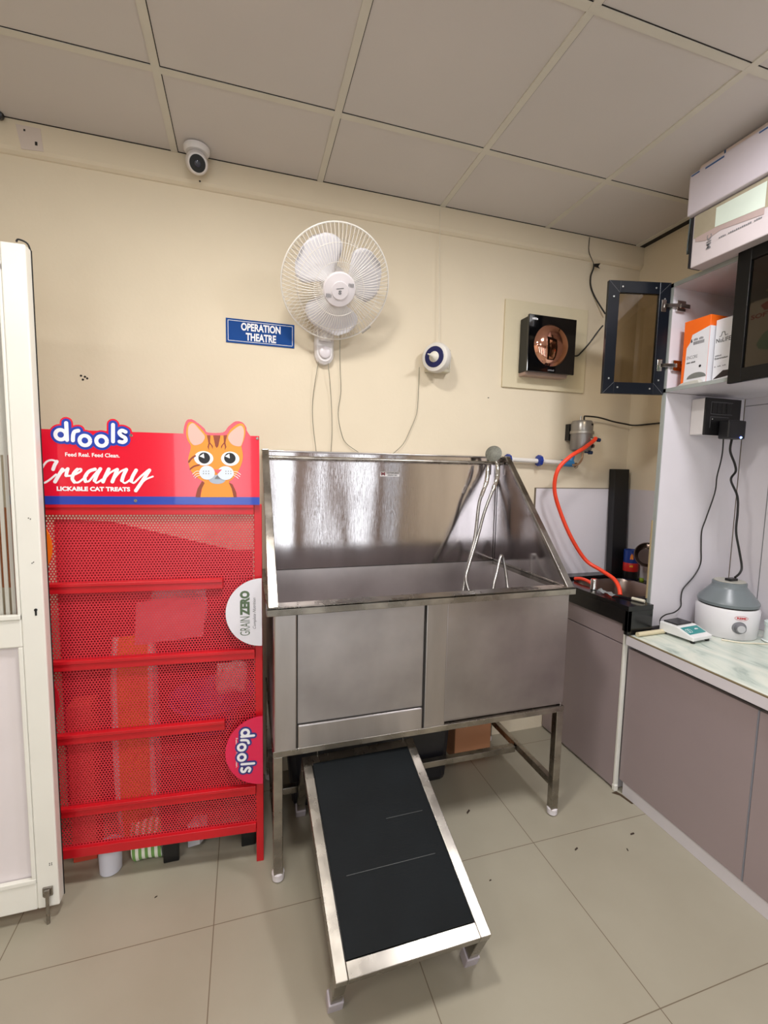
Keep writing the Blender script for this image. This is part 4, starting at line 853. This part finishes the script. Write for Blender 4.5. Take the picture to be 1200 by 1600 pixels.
def frame_door(name, org, u, w, z0, z1, mat_g, mat_f=NAVY, fwid=.052, th_=.018, nn=None, hinge=False, screws=True):
    """org: hinge corner; u: unit vector along the door; nn: thickness direction (toward the face showing screws)"""
    def P(a_, z, t): return V(*org)+u*a_+nn*t+V(0, 0, z)
    def bar(a0, a1, za, zb, t0=0, t1=th_): return [P(a0, za, t0), P(a1, za, t0), P(a1, za, t1), P(a0, za, t1), P(a0, zb, t0), P(a1, zb, t0), P(a1, zb, t1), P(a0, zb, t1)]
    mb = MB()
    for q_ in (bar(0, fwid, z0, z1), bar(w-fwid, w, z0, z1), bar(fwid, w-fwid, z0, z0+fwid), bar(fwid, w-fwid, z1-fwid, z1)): mb.hexa(q_)
    dr = build('door', mb, mat_f, uc, bevel=.0015, label=name)
    build('glass', MB().hexa(bar(fwid-.004, w-fwid+.004, z0+fwid-.004, z1-fwid+.004, th_*.45, th_*.6)), mat_g, dr)
    if screws:
        s_ = MB()
        for a_, z in ((fwid*.55, z0+fwid*1.25), (fwid*1.3, z0+fwid*.5), (w-fwid*.5, z0+fwid*1.3), (w-fwid*1.35, z0+fwid*.55), (fwid*.5, z1-fwid*1.4), (fwid*1.35, z1-fwid*.5), (w-fwid*.5, z1-fwid*1.35), (w-fwid*1.25, z1-fwid*.5)):
            s_.lathe([(.0042, 0), (.0035, .0015), (0, .002)], P(a_, z, th_), 12, nn)
        build('screws', s_, M('screw', (200, 200, 196), .3, .8), dr)
        mi = MB()
        for a0, z0_, a1, z1_ in ((0, z1, fwid, z1-fwid), (w, z1, w-fwid, z1-fwid), (0, z0, fwid, z0+fwid), (w, z0, w-fwid, z0+fwid)):
            mi.beam(P(a0, z0_, th_+.0003), P(a1, z1_, th_+.0003), .0012, .0006)
        build('mitre_line', mi, GREY_INK, dr)
    return dr
u_ = V(-.977, .150, 0).normalized() * 1.0; u_ = V(-.972, .235, 0).normalized(); nn_ = V(-.235, -.972, 0).normalized()
dopen = frame_door('open navy framed door of tinted glass', (1.866, -.492, 0), u_, .292, 1.888, 2.388, GO, nn=nn_)
dcl = frame_door('closed black framed glass door', (1.866, UY1, 0), V(0, -1, 0), .33, 1.886, 2.392, GD, mat_f=M('black_profile', (9, 9, 10), .3, spec=.3), nn=V(-1, 0, 0), screws=False)
dcl2 = frame_door('second closed black framed glass door', (1.866, UY1-.333, 0), V(0, -1, 0), .33, 1.886, 2.392, GD, mat_f=M('black_profile', (9, 9, 10), .3, spec=.3), nn=V(-1, 0, 0), screws=False)
for z in (2.285, 2.02):
    hp = V(1.866, -.492, 0)+u_*.030+nn_*.018
    hm = MB().box(1.885, 1.935, -.530, -.5165, z-.024, z+.024).box(1.90, 1.955, -.535, -.520, z-.010, z+.010)
    h_ = build('hinge', hm, CHROME, uc, bevel=.003, label='chrome cup hinge')
    build('hinge_arm', MB().beam((hp.x, hp.y-.004, z), (1.892, -.530, z), .010, .016), CHROME, h_, bevel=.001)
    build('hinge_cup', MB().hexa([V(hp.x, hp.y, z-.026)+u_*a_+nn_*b_+V(0, 0, c_) for c_ in (0, .052) for a_, b_ in ((-.010, .0), (.012, .0), (.012, .005), (-.010, .005))]), CHROME, h_, bevel=.001)
# contents
def carton(name, label, x0, x1, y0, y1, z0, h, mat, cat='box'):
    t = thing(name, label, cat, ((x0+x1)/2, (y0+y1)/2, z0), group='glove boxes in the wall cabinet' if name == 'glove_box' else None); build('carton', MB().box(x0, x1, y0, y1, z0, z0+h), mat, t, bevel=.0015); return t
zb = UZ0+.0165
PX = lambda x, ys, z0: (lambda u, v: (x, ys-u, z0+v))
CWHT = M('carton_white', (222, 222, 226), .45)
ORB = M('carton_orange', (240, 106, 24), .4)
t = carton('glove_box', 'orange and white glove box standing in the open cabinet', 1.905, 2.12, -.678, -.556, zb, .288, ORB)
build('label_panel', MB()._add([(1.9045, -.570, zb+.004), (1.9045, -.6775, zb+.004), (1.9045, -.6775, zb+.242), (1.9045, -.598, zb+.222), (1.9045, -.590, zb+.19), (1.9045, -.575, zb+.17)], [(0, 1, 2, 3, 4, 5)]), CWHT, t)
build('end_panel', MB()._add([(1.905, -.6785, zb+.004), (2.12, -.6785, zb+.004), (2.12, -.6785, zb+.246), (1.905, -.6785, zb+.242)], [(0, 1, 2, 3)]), CWHT, t)
text('print', 'ENCORE', GREY_INK, t, PX(1.904, -.580, zb+.118), .050, .014, .0); smudge('print', (5, 6), BLACK_INK, t, PX(1.904, -.580, zb+.099), .042, .006)
text('print', '6', BLACK_INK, t, PX(1.904, -.593, zb+.188), .008, .017, .05)
bar_ = MB()
for i in range(17): bar_._add([(1.904, -.606-i*.0030-(0 if i % 3 else .0004), zb+.176), (1.904, -.606-i*.0030-.0016, zb+.176), (1.904, -.606-i*.0030-.0016, zb+.190), (1.904, -.606-i*.0030, zb+.190)], [(0, 1, 2, 3)])
build('barcode', bar_, BLACK_INK, t, recalc=False); smudge('print', (4, 4), GREY_INK, t, PX(1.904, -.606, zb+.194), .045, .010)
mb = MB(); mb.bm.free(); mb.bm = bmesh.new()
op = MB(); pts = [(1.9035, -.632+.045*math.cos(a_), zb+.030+.024*math.sin(a_)) for a_ in [i*PI/12 for i in range(13)]]
op._add(pts, [tuple(range(len(pts)))]); build('glove_slot', op, M('glove_film', (150, 156, 156), .15, .5), t, recalc=False)
build('round_mark', MB()._add([(1.9035, -.646+.0055*math.cos(a_), zb+.079+.0055*math.sin(a_)) for a_ in [i*PI/8 for i in range(16)]], [tuple(range(16))]), BLACK_INK, t, recalc=False)
solo('glove_packets', 'loose paper glove packets lying in front of the orange box in the cabinet', 'packet', MB().hexa([V(1.878, -.672, zb), V(1.878, -.560, zb), V(1.902, -.560, zb), V(1.902, -.672, zb), V(1.880, -.66, zb+.016), V(1.880, -.575, zb+.010), V(1.902, -.575, zb+.020), V(1.902, -.66, zb+.022)]), M('paper_grey', (180, 178, 170), .5), bevel=.003)
t = carton('glove_box', 'white glove box with a dark bottom slot, right of the orange one in the cabinet', 1.930, 2.12, -.778, -.684, zb, .262, CWHT)
text('print', 'NuLIFE', BLACK_INK, t, PX(1.9295, -.690, zb+.165), .062, .018, .01); smudge('print', (5,), GREY_INK, t, PX(1.9295, -.690, zb+.108), .028, .006)
text('print', 'Examination', BLACK_INK, t, PX(1.9295, -.690, zb+.096), .056, .008, .02); smudge('print', (1, 2, 2), GREY_INK, t, PX(1.9295, -.690, zb+.064), .05, .005)
lg2 = MB()
for p, q in (((-.702, .190), (-.710, .190)), ((-.710, .190), (-.714, .206)), ((-.714, .206), (-.724, .206)), ((-.724, .206), (-.727, .190)), ((-.727, .190), (-.738, .192))): lg2.beam((1.9293, p[0], zb+p[1]), (1.9293, q[0], zb+q[1]), .0015, .0015)
build('house_mark', lg2, BLACK_INK, t)
build('tear_slot', MB()._add([(1.9293, -.688, zb+.014), (1.9293, -.730, zb+.046), (1.9293, -.772, zb+.044), (1.9293, -.777, zb+.022)], [(0, 1, 2, 3)]), M('slot_brown', (44, 34, 30), .7), t, recalc=False)
t = carton('tissue_box', 'cream box with red lettering and a green leaf behind the closed glass door', 1.965, 2.15, -.99, -.786, zb, .30, M('carton_cream', (236, 224, 214), .5))
text('print', 'SOFTS', M('ink_red', (196, 40, 36), .5), t, PX(1.9645, -.800, zb+.232), .095, .018, .03)
lf = [(-.885+.0, .13), (-.905, .165), (-.94, .185), (-.985, .19), (-.99, .15), (-.96, .115), (-.925, .10), (-.895, .11)]
build('leaf_print', MB()._add([(1.9645, y+.055, zb+z) for y, z in lf], [tuple(range(len(lf)))]), M('ink_green', (142, 190, 166), .5), t, recalc=False)
rs = [(-.912+.02*math.cos(a_)*(1+.3*math.sin(3*a_)), .272+.016*math.sin(a_)) for a_ in [i*PI/9 for i in range(18)]]
build('rose_print', MB()._add([(1.9645, y+.055, zb+z) for y, z in rs], [tuple(range(len(rs)))]), M('ink_red', (196, 40, 36)), t, recalc=False)
solo('cloth_bundle', 'pale greenish cloth folded on top of the cream box behind the glass', 'cloth', sack('x', '', 2.05, -.89, zb+.308, .15, .13, .05, None), M('cloth_pale', (196, 196, 168), .8), smooth=True)

# boxes stacked on the cabinet
b1 = thing('storage_carton', 'taped white carton on top of the wall cabinet, lowest of the stack', 'box', (2.08, -.95, UZ1), group='cartons stacked on the wall cabinet')
build('carton', MB().box(1.800, 2.36, -1.30, -.648, UZ1+.0005, 2.592), M('carton_offwhite', (206, 196, 198), .5, var=.08), b1, bevel=.004)
build('brown_tape', MB()._add([(1.799, -.655, 2.50), (1.799, -1.30, 2.46), (1.799, -1.30, 2.590), (1.799, -.655, 2.590)], [(0, 1, 2, 3)]), M('buff_tape', (172, 162, 140), .25, var=.15, vs=9), b1, recalc=False)
build('white_label', MB()._add([(1.7985, -.745, 2.505), (1.7985, -.93, 2.488), (1.7985, -.93, 2.575), (1.7985, -.745, 2.578)], [(0, 1, 2, 3)]), M('label_greenish', (214, 226, 214), .3), b1, recalc=False)
build('torn_strip', MB()._add([(1.7985, -.665, 2.485), (1.7985, -.71, 2.470), (1.7985, -.77, 2.483), (1.7985, -.93, 2.462), (1.7985, -.93, 2.487), (1.7985, -.745, 2.503), (1.7985, -.665, 2.50)], [tuple(range(7))]), M('torn_pink', (178, 158, 154), .6), b1, recalc=False)
text('print', 'MIC', GREY_INK, b1, (lambda u, v: (1.7983, -.715-v, 2.432+u)), .055, .020, .02)
smudge('print', (4, 12, 4), GREY_INK, b1, PX(1.7983, -.765, 2.452), .16, .006)
build('black_tape', MB().box(1.797, 1.86, -.6475, -.640, 2.388, 2.590), M('tape_black', (30, 30, 34), .3), b1)
build('loose_film', MB()._add([(1.79, -.638, 2.59), (1.80, -.625, 2.47), (1.81, -.618, 2.455), (1.83, -.636, 2.46), (1.84, -.636, 2.59)], [(0, 1, 2, 3, 4)]), M('film_grey', (92, 98, 96), .25), b1)
b2_ = thing('storage_carton', 'pale lilac carton with blue dashes, middle of the stack on the wall cabinet', 'box', (2.08, -.95, 2.595), group='cartons stacked on the wall cabinet')
build('carton', MB().box(1.780, 2.34, -1.30, -.630, 2.5945, 2.760), M('carton_lilac', (206, 198, 206), .5), b2_, bevel=.006)
build('blue_dash', MB().box(1.7788, 1.7798, -.675, -.640, 2.748, 2.753).box(1.7788, 1.7798, -.775, -.70, 2.744, 2.750).box(1.7788, 1.7798, -.94, -.90, 2.747, 2.752), M('ink_blue', (44, 86, 140), .4), b2_)
b3_ = thing('foam_box', 'pinkish foam box squeezed under the ceiling, topmost of the stack', 'box', (2.08, -.95, 2.762))
build('lid', MB().box(1.815, 2.34, -.905, -.642, 2.7615, 2.797), M('foam_pink', (226, 208, 200), .6), b3_, bevel=.008)
build('blue_mark', MB().box(1.8138, 1.8148, -.752, -.746, 2.766, 2.793), M('ink_blue', (44, 86, 140)), b3_)

# socket, adaptor, cables
so_ = thing('socket_box', 'black switch and socket plate on a white box, on the upright panel under the cabinet', 'socket', (2.14, -.54, 1.7))
build('white_box', MB().box(2.033, 2.252, -.580, -.5155, 1.710, 1.876), WHITEP, so_, bevel=.003)
pl = build('black_plate', MB().box(2.032, 2.256, -.588, -.5805, 1.706, 1.878), BLACKP, so_, bevel=.003)
ln = MB()
for a_ in ((2.065, 2.20, 1.858, 1.8595), (2.065, 2.20, 1.803, 1.8045), (2.065, 2.0665, 1.803, 1.8595), (2.065, 2.18, 1.790, 1.7915), (2.065, 2.0665, 1.74, 1.7915)): ln.box(a_[0], a_[1], -.5886, -.588, a_[2], a_[3])
build('module_line', ln, GREY_INK, pl)
sw = MB()
for k in range(4): sw.box(2.072+k*.030, 2.099+k*.030, -.5905, -.588, 1.808, 1.854)
build('switch', sw, M('switch_black', (26, 26, 28), .3), pl, bevel=.001)
build('screw', MB().lathe([(.003, 0), (.002, .001)], (2.079, -.588, 1.781), 10, (0, -1, 0)), CHROME, pl)
ad = thing('power_adapter', 'black plug-in power adapter with a glowing blue light, plugged into the socket', 'adapter', (2.17, -.61, 1.68))
build('body', MB().box(2.118, 2.226, -.640, -.5895, 1.690, 1.775), M('adapter_black', (30, 30, 34), .4), ad, bevel=.006)
build('blue_light', MB().lathe([(.0045, 0), (.004, .003), (0, .0035)], (2.196, -.640, 1.697), 14, (0, -1, -.3)), M('led_blue', (90, 120, 255), .3, emit=25), ad)
solo('scale_cable', 'thin black cable from the adapter down to the digital scale', 'cable', MB().tube(crv([(2.129,-0.610,1.694),(2.147,-0.598,1.634),(2.172,-0.575,1.584),(2.190,-0.550,1.514),(2.205,-0.535,1.435),(2.175,-0.525,1.308),(2.157,-0.523,1.245),(2.162,-0.523,1.164),(2.168,-0.523,1.083),(2.132,-0.523,1.020),(2.068,-0.523,0.959),(2.056,-0.525,0.913),(2.052,-0.53,0.872),(2.010,-0.535,0.848),(1.946,-0.542,0.842),(1.900,-0.555,0.828),(1.868,-0.585,0.806),(1.868,-.60,.800)], 6), .0030, 8), BW, smooth=True)
solo('centrifuge_cable', 'thick wavy black cable from the adapter down to the centrifuge', 'cable', MB().tube(crv([(2.196, -.60, 1.690), (2.193, -.60, 1.636), (2.216, -.610, 1.576), (2.219, -.615, 1.54), (2.180, -.625, 1.500), (2.209, -.640, 1.426), (2.214, -.645, 1.35), (2.208, -.650, 1.261), (2.226, -.660, 1.170), (2.242, -.667, 1.095), (2.228, -.672, 1.066), (2.200, -.676, 1.050), (2.19, -.678, 1.047)], 6), .0050, 8), BW, smooth=True)

# centrifuge
ccx, ccy = 2.180, -.662
ce_ = thing('centrifuge', 'round white tabletop centrifuge with a grey conical lid on the counter', 'centrifuge', (ccx, ccy, ZC))
ZQ = ZC+.001
build('base', MB().lathe([(.118, 0), (.121, .004), (.125, .123), (.119, .136), (.0, .136)], (ccx, ccy, ZQ), 48), M('centrifuge_white', (226, 224, 228), .3), ce_, smooth=True)
build('base_shadow_gap', MB().lathe([(.113, .134), (.113, .144), (0, .144)], (ccx, ccy, ZQ), 40), DARK, ce_)
build('lid', MB().lathe([(.109, .140), (.119, .143), (.121, .156), (.113, .170), (.075, .216), (.068, .226), (.068, .243), (.065, .246), (.0, .248)], (ccx, ccy, ZQ), 48), M('lid_grey', (112, 120, 124), .32), ce_, smooth=True)
build('lid_disc', MB().lathe([(.063, .2475), (.061, .250), (.0, .250)], (ccx, ccy, ZQ), 40), M('lid_disc', (170, 168, 158), .4), ce_, smooth=True)
build('lid_latch', MB().box(ccx-.025, ccx+.022, ccy-.022, ccy+.006, ZQ+.249, ZQ+.262), BLACKP, ce_, bevel=.002)
kd = V(-.22, -.975, 0).normalized(); kp = V(ccx, ccy, ZQ+.062)+kd*.131+V(.0, 0, 0)
kd2 = V(-.517, -.855, 0).normalized(); kp = V(ccx, ccy, ZQ+.060)+kd2*.121
build('dial', MB().lathe([(.028, -.004), (.028, .003), (.021, .005), (.019, .022), (0, .023)], kp, 28, kd2), M('dial_grey', (120, 120, 126), .4), ce_, smooth=True)
build('dial_cap', MB().lathe([(.0165, .0225), (.015, .0245), (0, .0247)], kp, 24, kd2), M('dial_cap', (186, 186, 190), .3), ce_, smooth=True)
lb = MB()
def cyl_pt(u, v, r=.1252, a0=math.radians(-118)): a_ = a0+u/r; return (ccx+r*math.cos(a_), ccy+r*math.sin(a_), ZQ+v)
text('maker_label', 'REMI', M('ink_crimson', (196, 44, 52), .4), ce_, (lambda u, v: cyl_pt(u-.020, .100+v, .1256)), .036, .009, .04)
bdv = MB().tube([cyl_pt(.024*math.cos(t)*1.1-.002, .1045+.010*math.sin(t), .1256) for t in [i*2*PI/24 for i in range(24)]], .0006, 4, closed=True)
build('label_outline', bdv, M('ink_crimson', (196, 44, 52)), ce_)
build('rubber_foot', MB().lathe([(.012, 0), (.010, .004), (0, .004)], (ccx-.09, ccy-.06, ZC+.0), 12), BLACKP, ce_)

# scale, turned slightly
ds = thing('digital_scale', 'small white digital scale with a black pan and teal keypad in front of the centrifuge', 'scale', (1.93, -.655, ZC), math.radians(0.001))
def SP(a_, b_, z):  # a: along width (x-ish), b: toward camera
    return V(a_, -b_, z)
sx0, sx1, sy0, sy1 = -.068, .060, -.072, .088    # local: y = -b
prof = [(-.072, .012), (-.072, .056), (.010, .056), (.070, .034), (.088, .030), (.088, .012)]
build('body', MB().prism([(-b_, z) for b_, z in prof], 0, sx0, sx1), M('scale_white', (230, 230, 230), .35), ds, bevel=.004)
build('pan', MB().box(-.054, .046, -.004, .064, .0565, .0625), M('pan_black', (22, 22, 24), .3), ds, bevel=.003)
kf = lambda u, v: (sx0+.012+u, -(.070-.0), .0) if False else None
def slope(u, v): b_ = .066-v*.94; z = .056-(b_-.010)*.022/.060; return (sx0+.008+u, -b_, z+.0006)
kp_ = build('keypad', MB()._add([slope(0, 0), slope(.112, 0), slope(.112, .048), slope(0, .048)], [(0, 1, 2, 3)]), M('keypad_teal', (48, 140, 140), .35), ds, recalc=False)
rg = MB()
for cx_ in (.016, .030): rg.tube([tuple(Vector(slope(cx_+.009*math.cos(t), .022+.012*math.sin(t)))+V(0, 0, .0006)) for t in [i*2*PI/20 for i in range(20)]], .0008, 4, closed=True)
build('keypad_rings', rg, WHITE_INK, kp_)
smudge('keypad_text', (4,), WHITE_INK, kp_, (lambda u, v: tuple(Vector(slope(.070+u, .024+v))+V(0, 0, .0006))), .022, .008)
for x, y in ((-.052, -.075), (.045, -.075), (-.052, .055), (.045, .055)): build('foot', MB().lathe([(.009, 0), (.010, .012), (0, .012)], (x, y, 0), 14), BLACKP, ds)
ds.rotation_euler = (0, 0, math.radians(6))
solo('tube_roll', 'cream paper tube lying at the end of the counter beside the black worktop', 'tube', MB().tube([(1.705, -.612, ZC+.0115), (1.868, -.606, ZC+.0115)], .0105, 16), M('tube_cream', (214, 202, 170), .5), smooth=True)
jr = thing('white_jar', 'white lidded jar at the right edge of the counter', 'jar', (2.262, -.822, ZC))
build('body', MB().lathe([(.040, 0), (.046, .006), (.040, .010), (.038, .075), (0, .075)], (2.262, -.822, ZC+.001), 28), M('jar_white', (220, 228, 226), .3), jr, smooth=True)
build('lid', MB().lathe([(.041, .075), (.042, .092), (.036, .096), (0, .096)], (2.262, -.822, ZC+.001), 28), M('jar_lid', (206, 218, 216), .3), jr, smooth=True)
solo('flat_lead', 'flat white cord lying on the counter in front of the centrifuge', 'cord', MB().tube(crv([(2.05, -.742, ZC+.004), (2.10, -.790, ZC+.0035), (2.16, -.815, ZC+.0035), (2.22, -.838, ZC+.0035), (2.27, -.88, ZC+.0035), (2.36, -.93, ZC+.0035)], 6), .0032, 8), M('cord_cream', (226, 218, 198), .5), smooth=True)

# on the sink top
solo('black_column_box', 'tall narrow black box standing on the sink top against the splash panel', 'box', MB().hexa([V(2.045, -.085, ZS+.0145), V(2.148, -.085, ZS+.0145), V(2.155, -.035, ZS+.0145), V(2.052, -.035, ZS+.0145), V(2.052, -.058, 1.545), V(2.152, -.058, 1.545), V(2.152, -.010, 1.545), V(2.052, -.010, 1.545)]), M('box_matt_black', (12, 12, 13), .5), bevel=.002)
pc = thing('paint_can', 'blue and red paint can on the sink top in front of the black box', 'can', (2.125, -.135, ZS))
PCX, PCY = 2.125, -.142
build('body', MB().lathe([(.039, 0), (.040, .002), (.040, .166), (.038, .168), (.037, .160), (0, .160)], (PCX, PCY, ZS+.0005), 32), M('can_blue', (28, 58, 134), .3), pc, smooth=True)
build('red_band', MB().lathe([(.0395, .045), (.0405, .047), (.0405, .094), (.0395, .096)], (PCX, PCY, ZS+.0005), 32, caps=False), M('can_red', (198, 40, 34), .35), pc, smooth=True)
build('dark_base', MB().lathe([(.0395, .001), (.0405, .002), (.0405, .046), (.0395, .047)], (PCX, PCY, ZS+.0005), 32, caps=False), BLACKP, pc, smooth=True)
def canp(u, v): a_ = -PI/2-.75+u/.0408; return (PCX+.0408*math.cos(a_), PCY+.0408*math.sin(a_), ZS+v)
build('orange_print', MB()._add([canp(-.008, .118), canp(.010, .118), canp(.008, .140), canp(.001, .152), canp(-.006, .140)], [(0, 1, 2, 3, 4)]), M('can_orange', (236, 140, 50), .4), pc, recalc=False)
smudge('yellow_print', (3,), M('can_yellow', (240, 200, 40), .4), pc, (lambda u, v: canp(u-.008, .074+v)), .018, .010)
bw = thing('steel_bowl', 'upturned steel bowl hanging against the side board above the sink', 'bowl', (2.10, -.36, 1.05))
ba_ = V(-.55, -.75, .35).normalized()
build('bowl', MB().lathe([(.0, -.045), (.045, -.040), (.062, -.018), (.070, .0), (.066, .0), (.058, -.016), (.042, -.036), (0, -.040)], (2.075, -.30, 1.085), 32, ba_), M('bowl_steel', (150, 140, 134), .14, 1), bw, smooth=True)
solo('chrome_tap_base', 'short chrome tap cylinder on the front left of the black sink top', 'tap', MB().lathe([(.016, 0), (.017, .004), (.0155, .008), (.0155, .052), (.013, .056), (0, .056)], (1.728, -.300, ZS+.0005), 24), CHROME, smooth=True)
cr_ = MB(); random.seed(3)
gr = [[cr_.bm.verts.new((1.705+.012*j+random.uniform(-.003, .003), -.44+i*.017+random.uniform(-.004, .004), ZS+.003+random.uniform(0, .014))) for j in range(4)] for i in range(7)]
for i in range(6):
    for j in range(3): cr_.bm.faces.new((gr[i][j], gr[i][j+1], gr[i+1][j+1], gr[i+1][j]))
solo('plastic_film', 'crumpled clear plastic film on the front edge of the sink top', 'film', cr_, M('clear_film', (176, 182, 184), .12, alpha=.55))
hc = thing('hose_nozzle', 'black tube with a cream plastic tip lying on the sink top corner', 'nozzle', (1.79, -.52, ZS))
build('tube', MB().tube(crv([(1.735, -.42, ZS+.006), (1.752, -.45, ZS+.006), (1.765, -.485, ZS+.006), (1.772, -.508, ZS+.007)], 5), .005, 8), BLACKP, hc, smooth=True)
build('tip', MB().tube([(1.772, -.505, ZS+.0085), (1.790, -.560, ZS+.0085)], .0078, 12), M('tip_cream', (206, 200, 182), .45), hc, smooth=True)
solo('green_cap', 'small lime green cap at the back of the sink top', 'cap', MB().lathe([(.011, 0), (.012, .002), (.011, .014), (0, .014)], (2.150, -.20, ZS+.0005), 18), M('lime', (168, 200, 60), .4), smooth=True)

# floor litter
for i, (x, y, s_, a_) in enumerate(((1.27, -.80, .010, .4), (1.555, -.80, .011, .1), (1.47, -.86, .006, 1.2), (-.315, -.565, .005, .5), (-.23, -1.02, .005, 1.9), (.86, -.83, .005, .2), (.94, -.50, .014, .7))):
    lbs = ['curled dark scrap on the floor in front of the tub right foot', 'dark scrap on the floor near the plinth', 'small brown scrap on the tiles left of the plinth', 'tiny dark crumb on the floor below the rack', 'tiny brown crumb on the left floor tiles', 'tiny dark crumb right of the ramp', 'dark smudge scrap on the floor under the tub'][i]
    solo('floor_scrap', lbs, 'scrap', MB().hexa([V(x+s_*c*math.cos(a_)-s_*.3*d2*math.sin(a_), y+s_*c*math.sin(a_)+s_*.3*d2*math.cos(a_), z) for z in (.0003, .003) for c, d2 in ((-1, -.6), (.8, -1), (1, .7), (-.6, 1))]), M('scrap_brown', (62, 48, 38), .8), group='scraps on the floor tiles')

# ------------------------------------------------------------------ lights
def light_panel(name, x, y, w, power, col, label):
    t = thing(name, label, 'light', (x, y, H-.03), group='square ceiling light panels')
    build('frame', MB().box(x-w/2-.02, x+w/2+.02, y-w/2-.02, y+w/2+.02, H-.014, H-.0045), WHITEP, t)
    build('diffuser', MB().box(x-w/2, x+w/2, y-w/2, y+w/2, H-.018, H-.0145), M('diffuser', (255, 250, 242), .5, emit=3.0), t)
    l = bpy.data.lights.new('panel_lamp', 'AREA'); l.shape = 'SQUARE'; l.size = w*.95; l.energy = power; l.color = col
    o = bpy.data.objects.new('panel_lamp', l); COL.objects.link(o); o.location = (x, y, H-.022)
    return t
light_panel('ceiling_light', .0, -1.28, .26, 29, (1, .965, .92), 'square ceiling light panel over the ramp, ahead of the camera')
light_panel('ceiling_light', 1.36, -1.46, .26, 24, (.98, .97, 1), 'square ceiling light panel over the right counter aisle')
light_panel('ceiling_light', .60, -3.40, .50, 26, (1, .98, .96), 'added fill light panel on the ceiling near the shop front, out of view')  # extra unseen panel, added to lift the light from behind the camera
light_panel('ceiling_light', -1.50, -2.80, .50, 22, (1, .98, .96), 'added fill light panel on the ceiling at the left of the room, out of view')  # also added out of view, for ambient light from the left rear
l = bpy.data.lights.new('daylight', 'AREA'); l.shape = 'RECTANGLE'; l.size = 3.9; l.size_y = 2.2; l.energy = 42; l.color = (.93, .97, 1)
o = bpy.data.objects.new('daylight', l); COL.objects.link(o); o.location = (.2, YF-.35, 1.25); o.rotation_euler = (math.radians(90), 0, 0)
w = bpy.data.worlds.new('world'); SC.world = w; w.use_nodes = True
w.node_tree.nodes['Background'].inputs[0].default_value = (.86, .94, 1, 1); w.node_tree.nodes['Background'].inputs[1].default_value = 2.6
SC.view_settings.view_transform = 'Standard'; SC.view_settings.look = 'None'; SC.view_settings.exposure = -.1
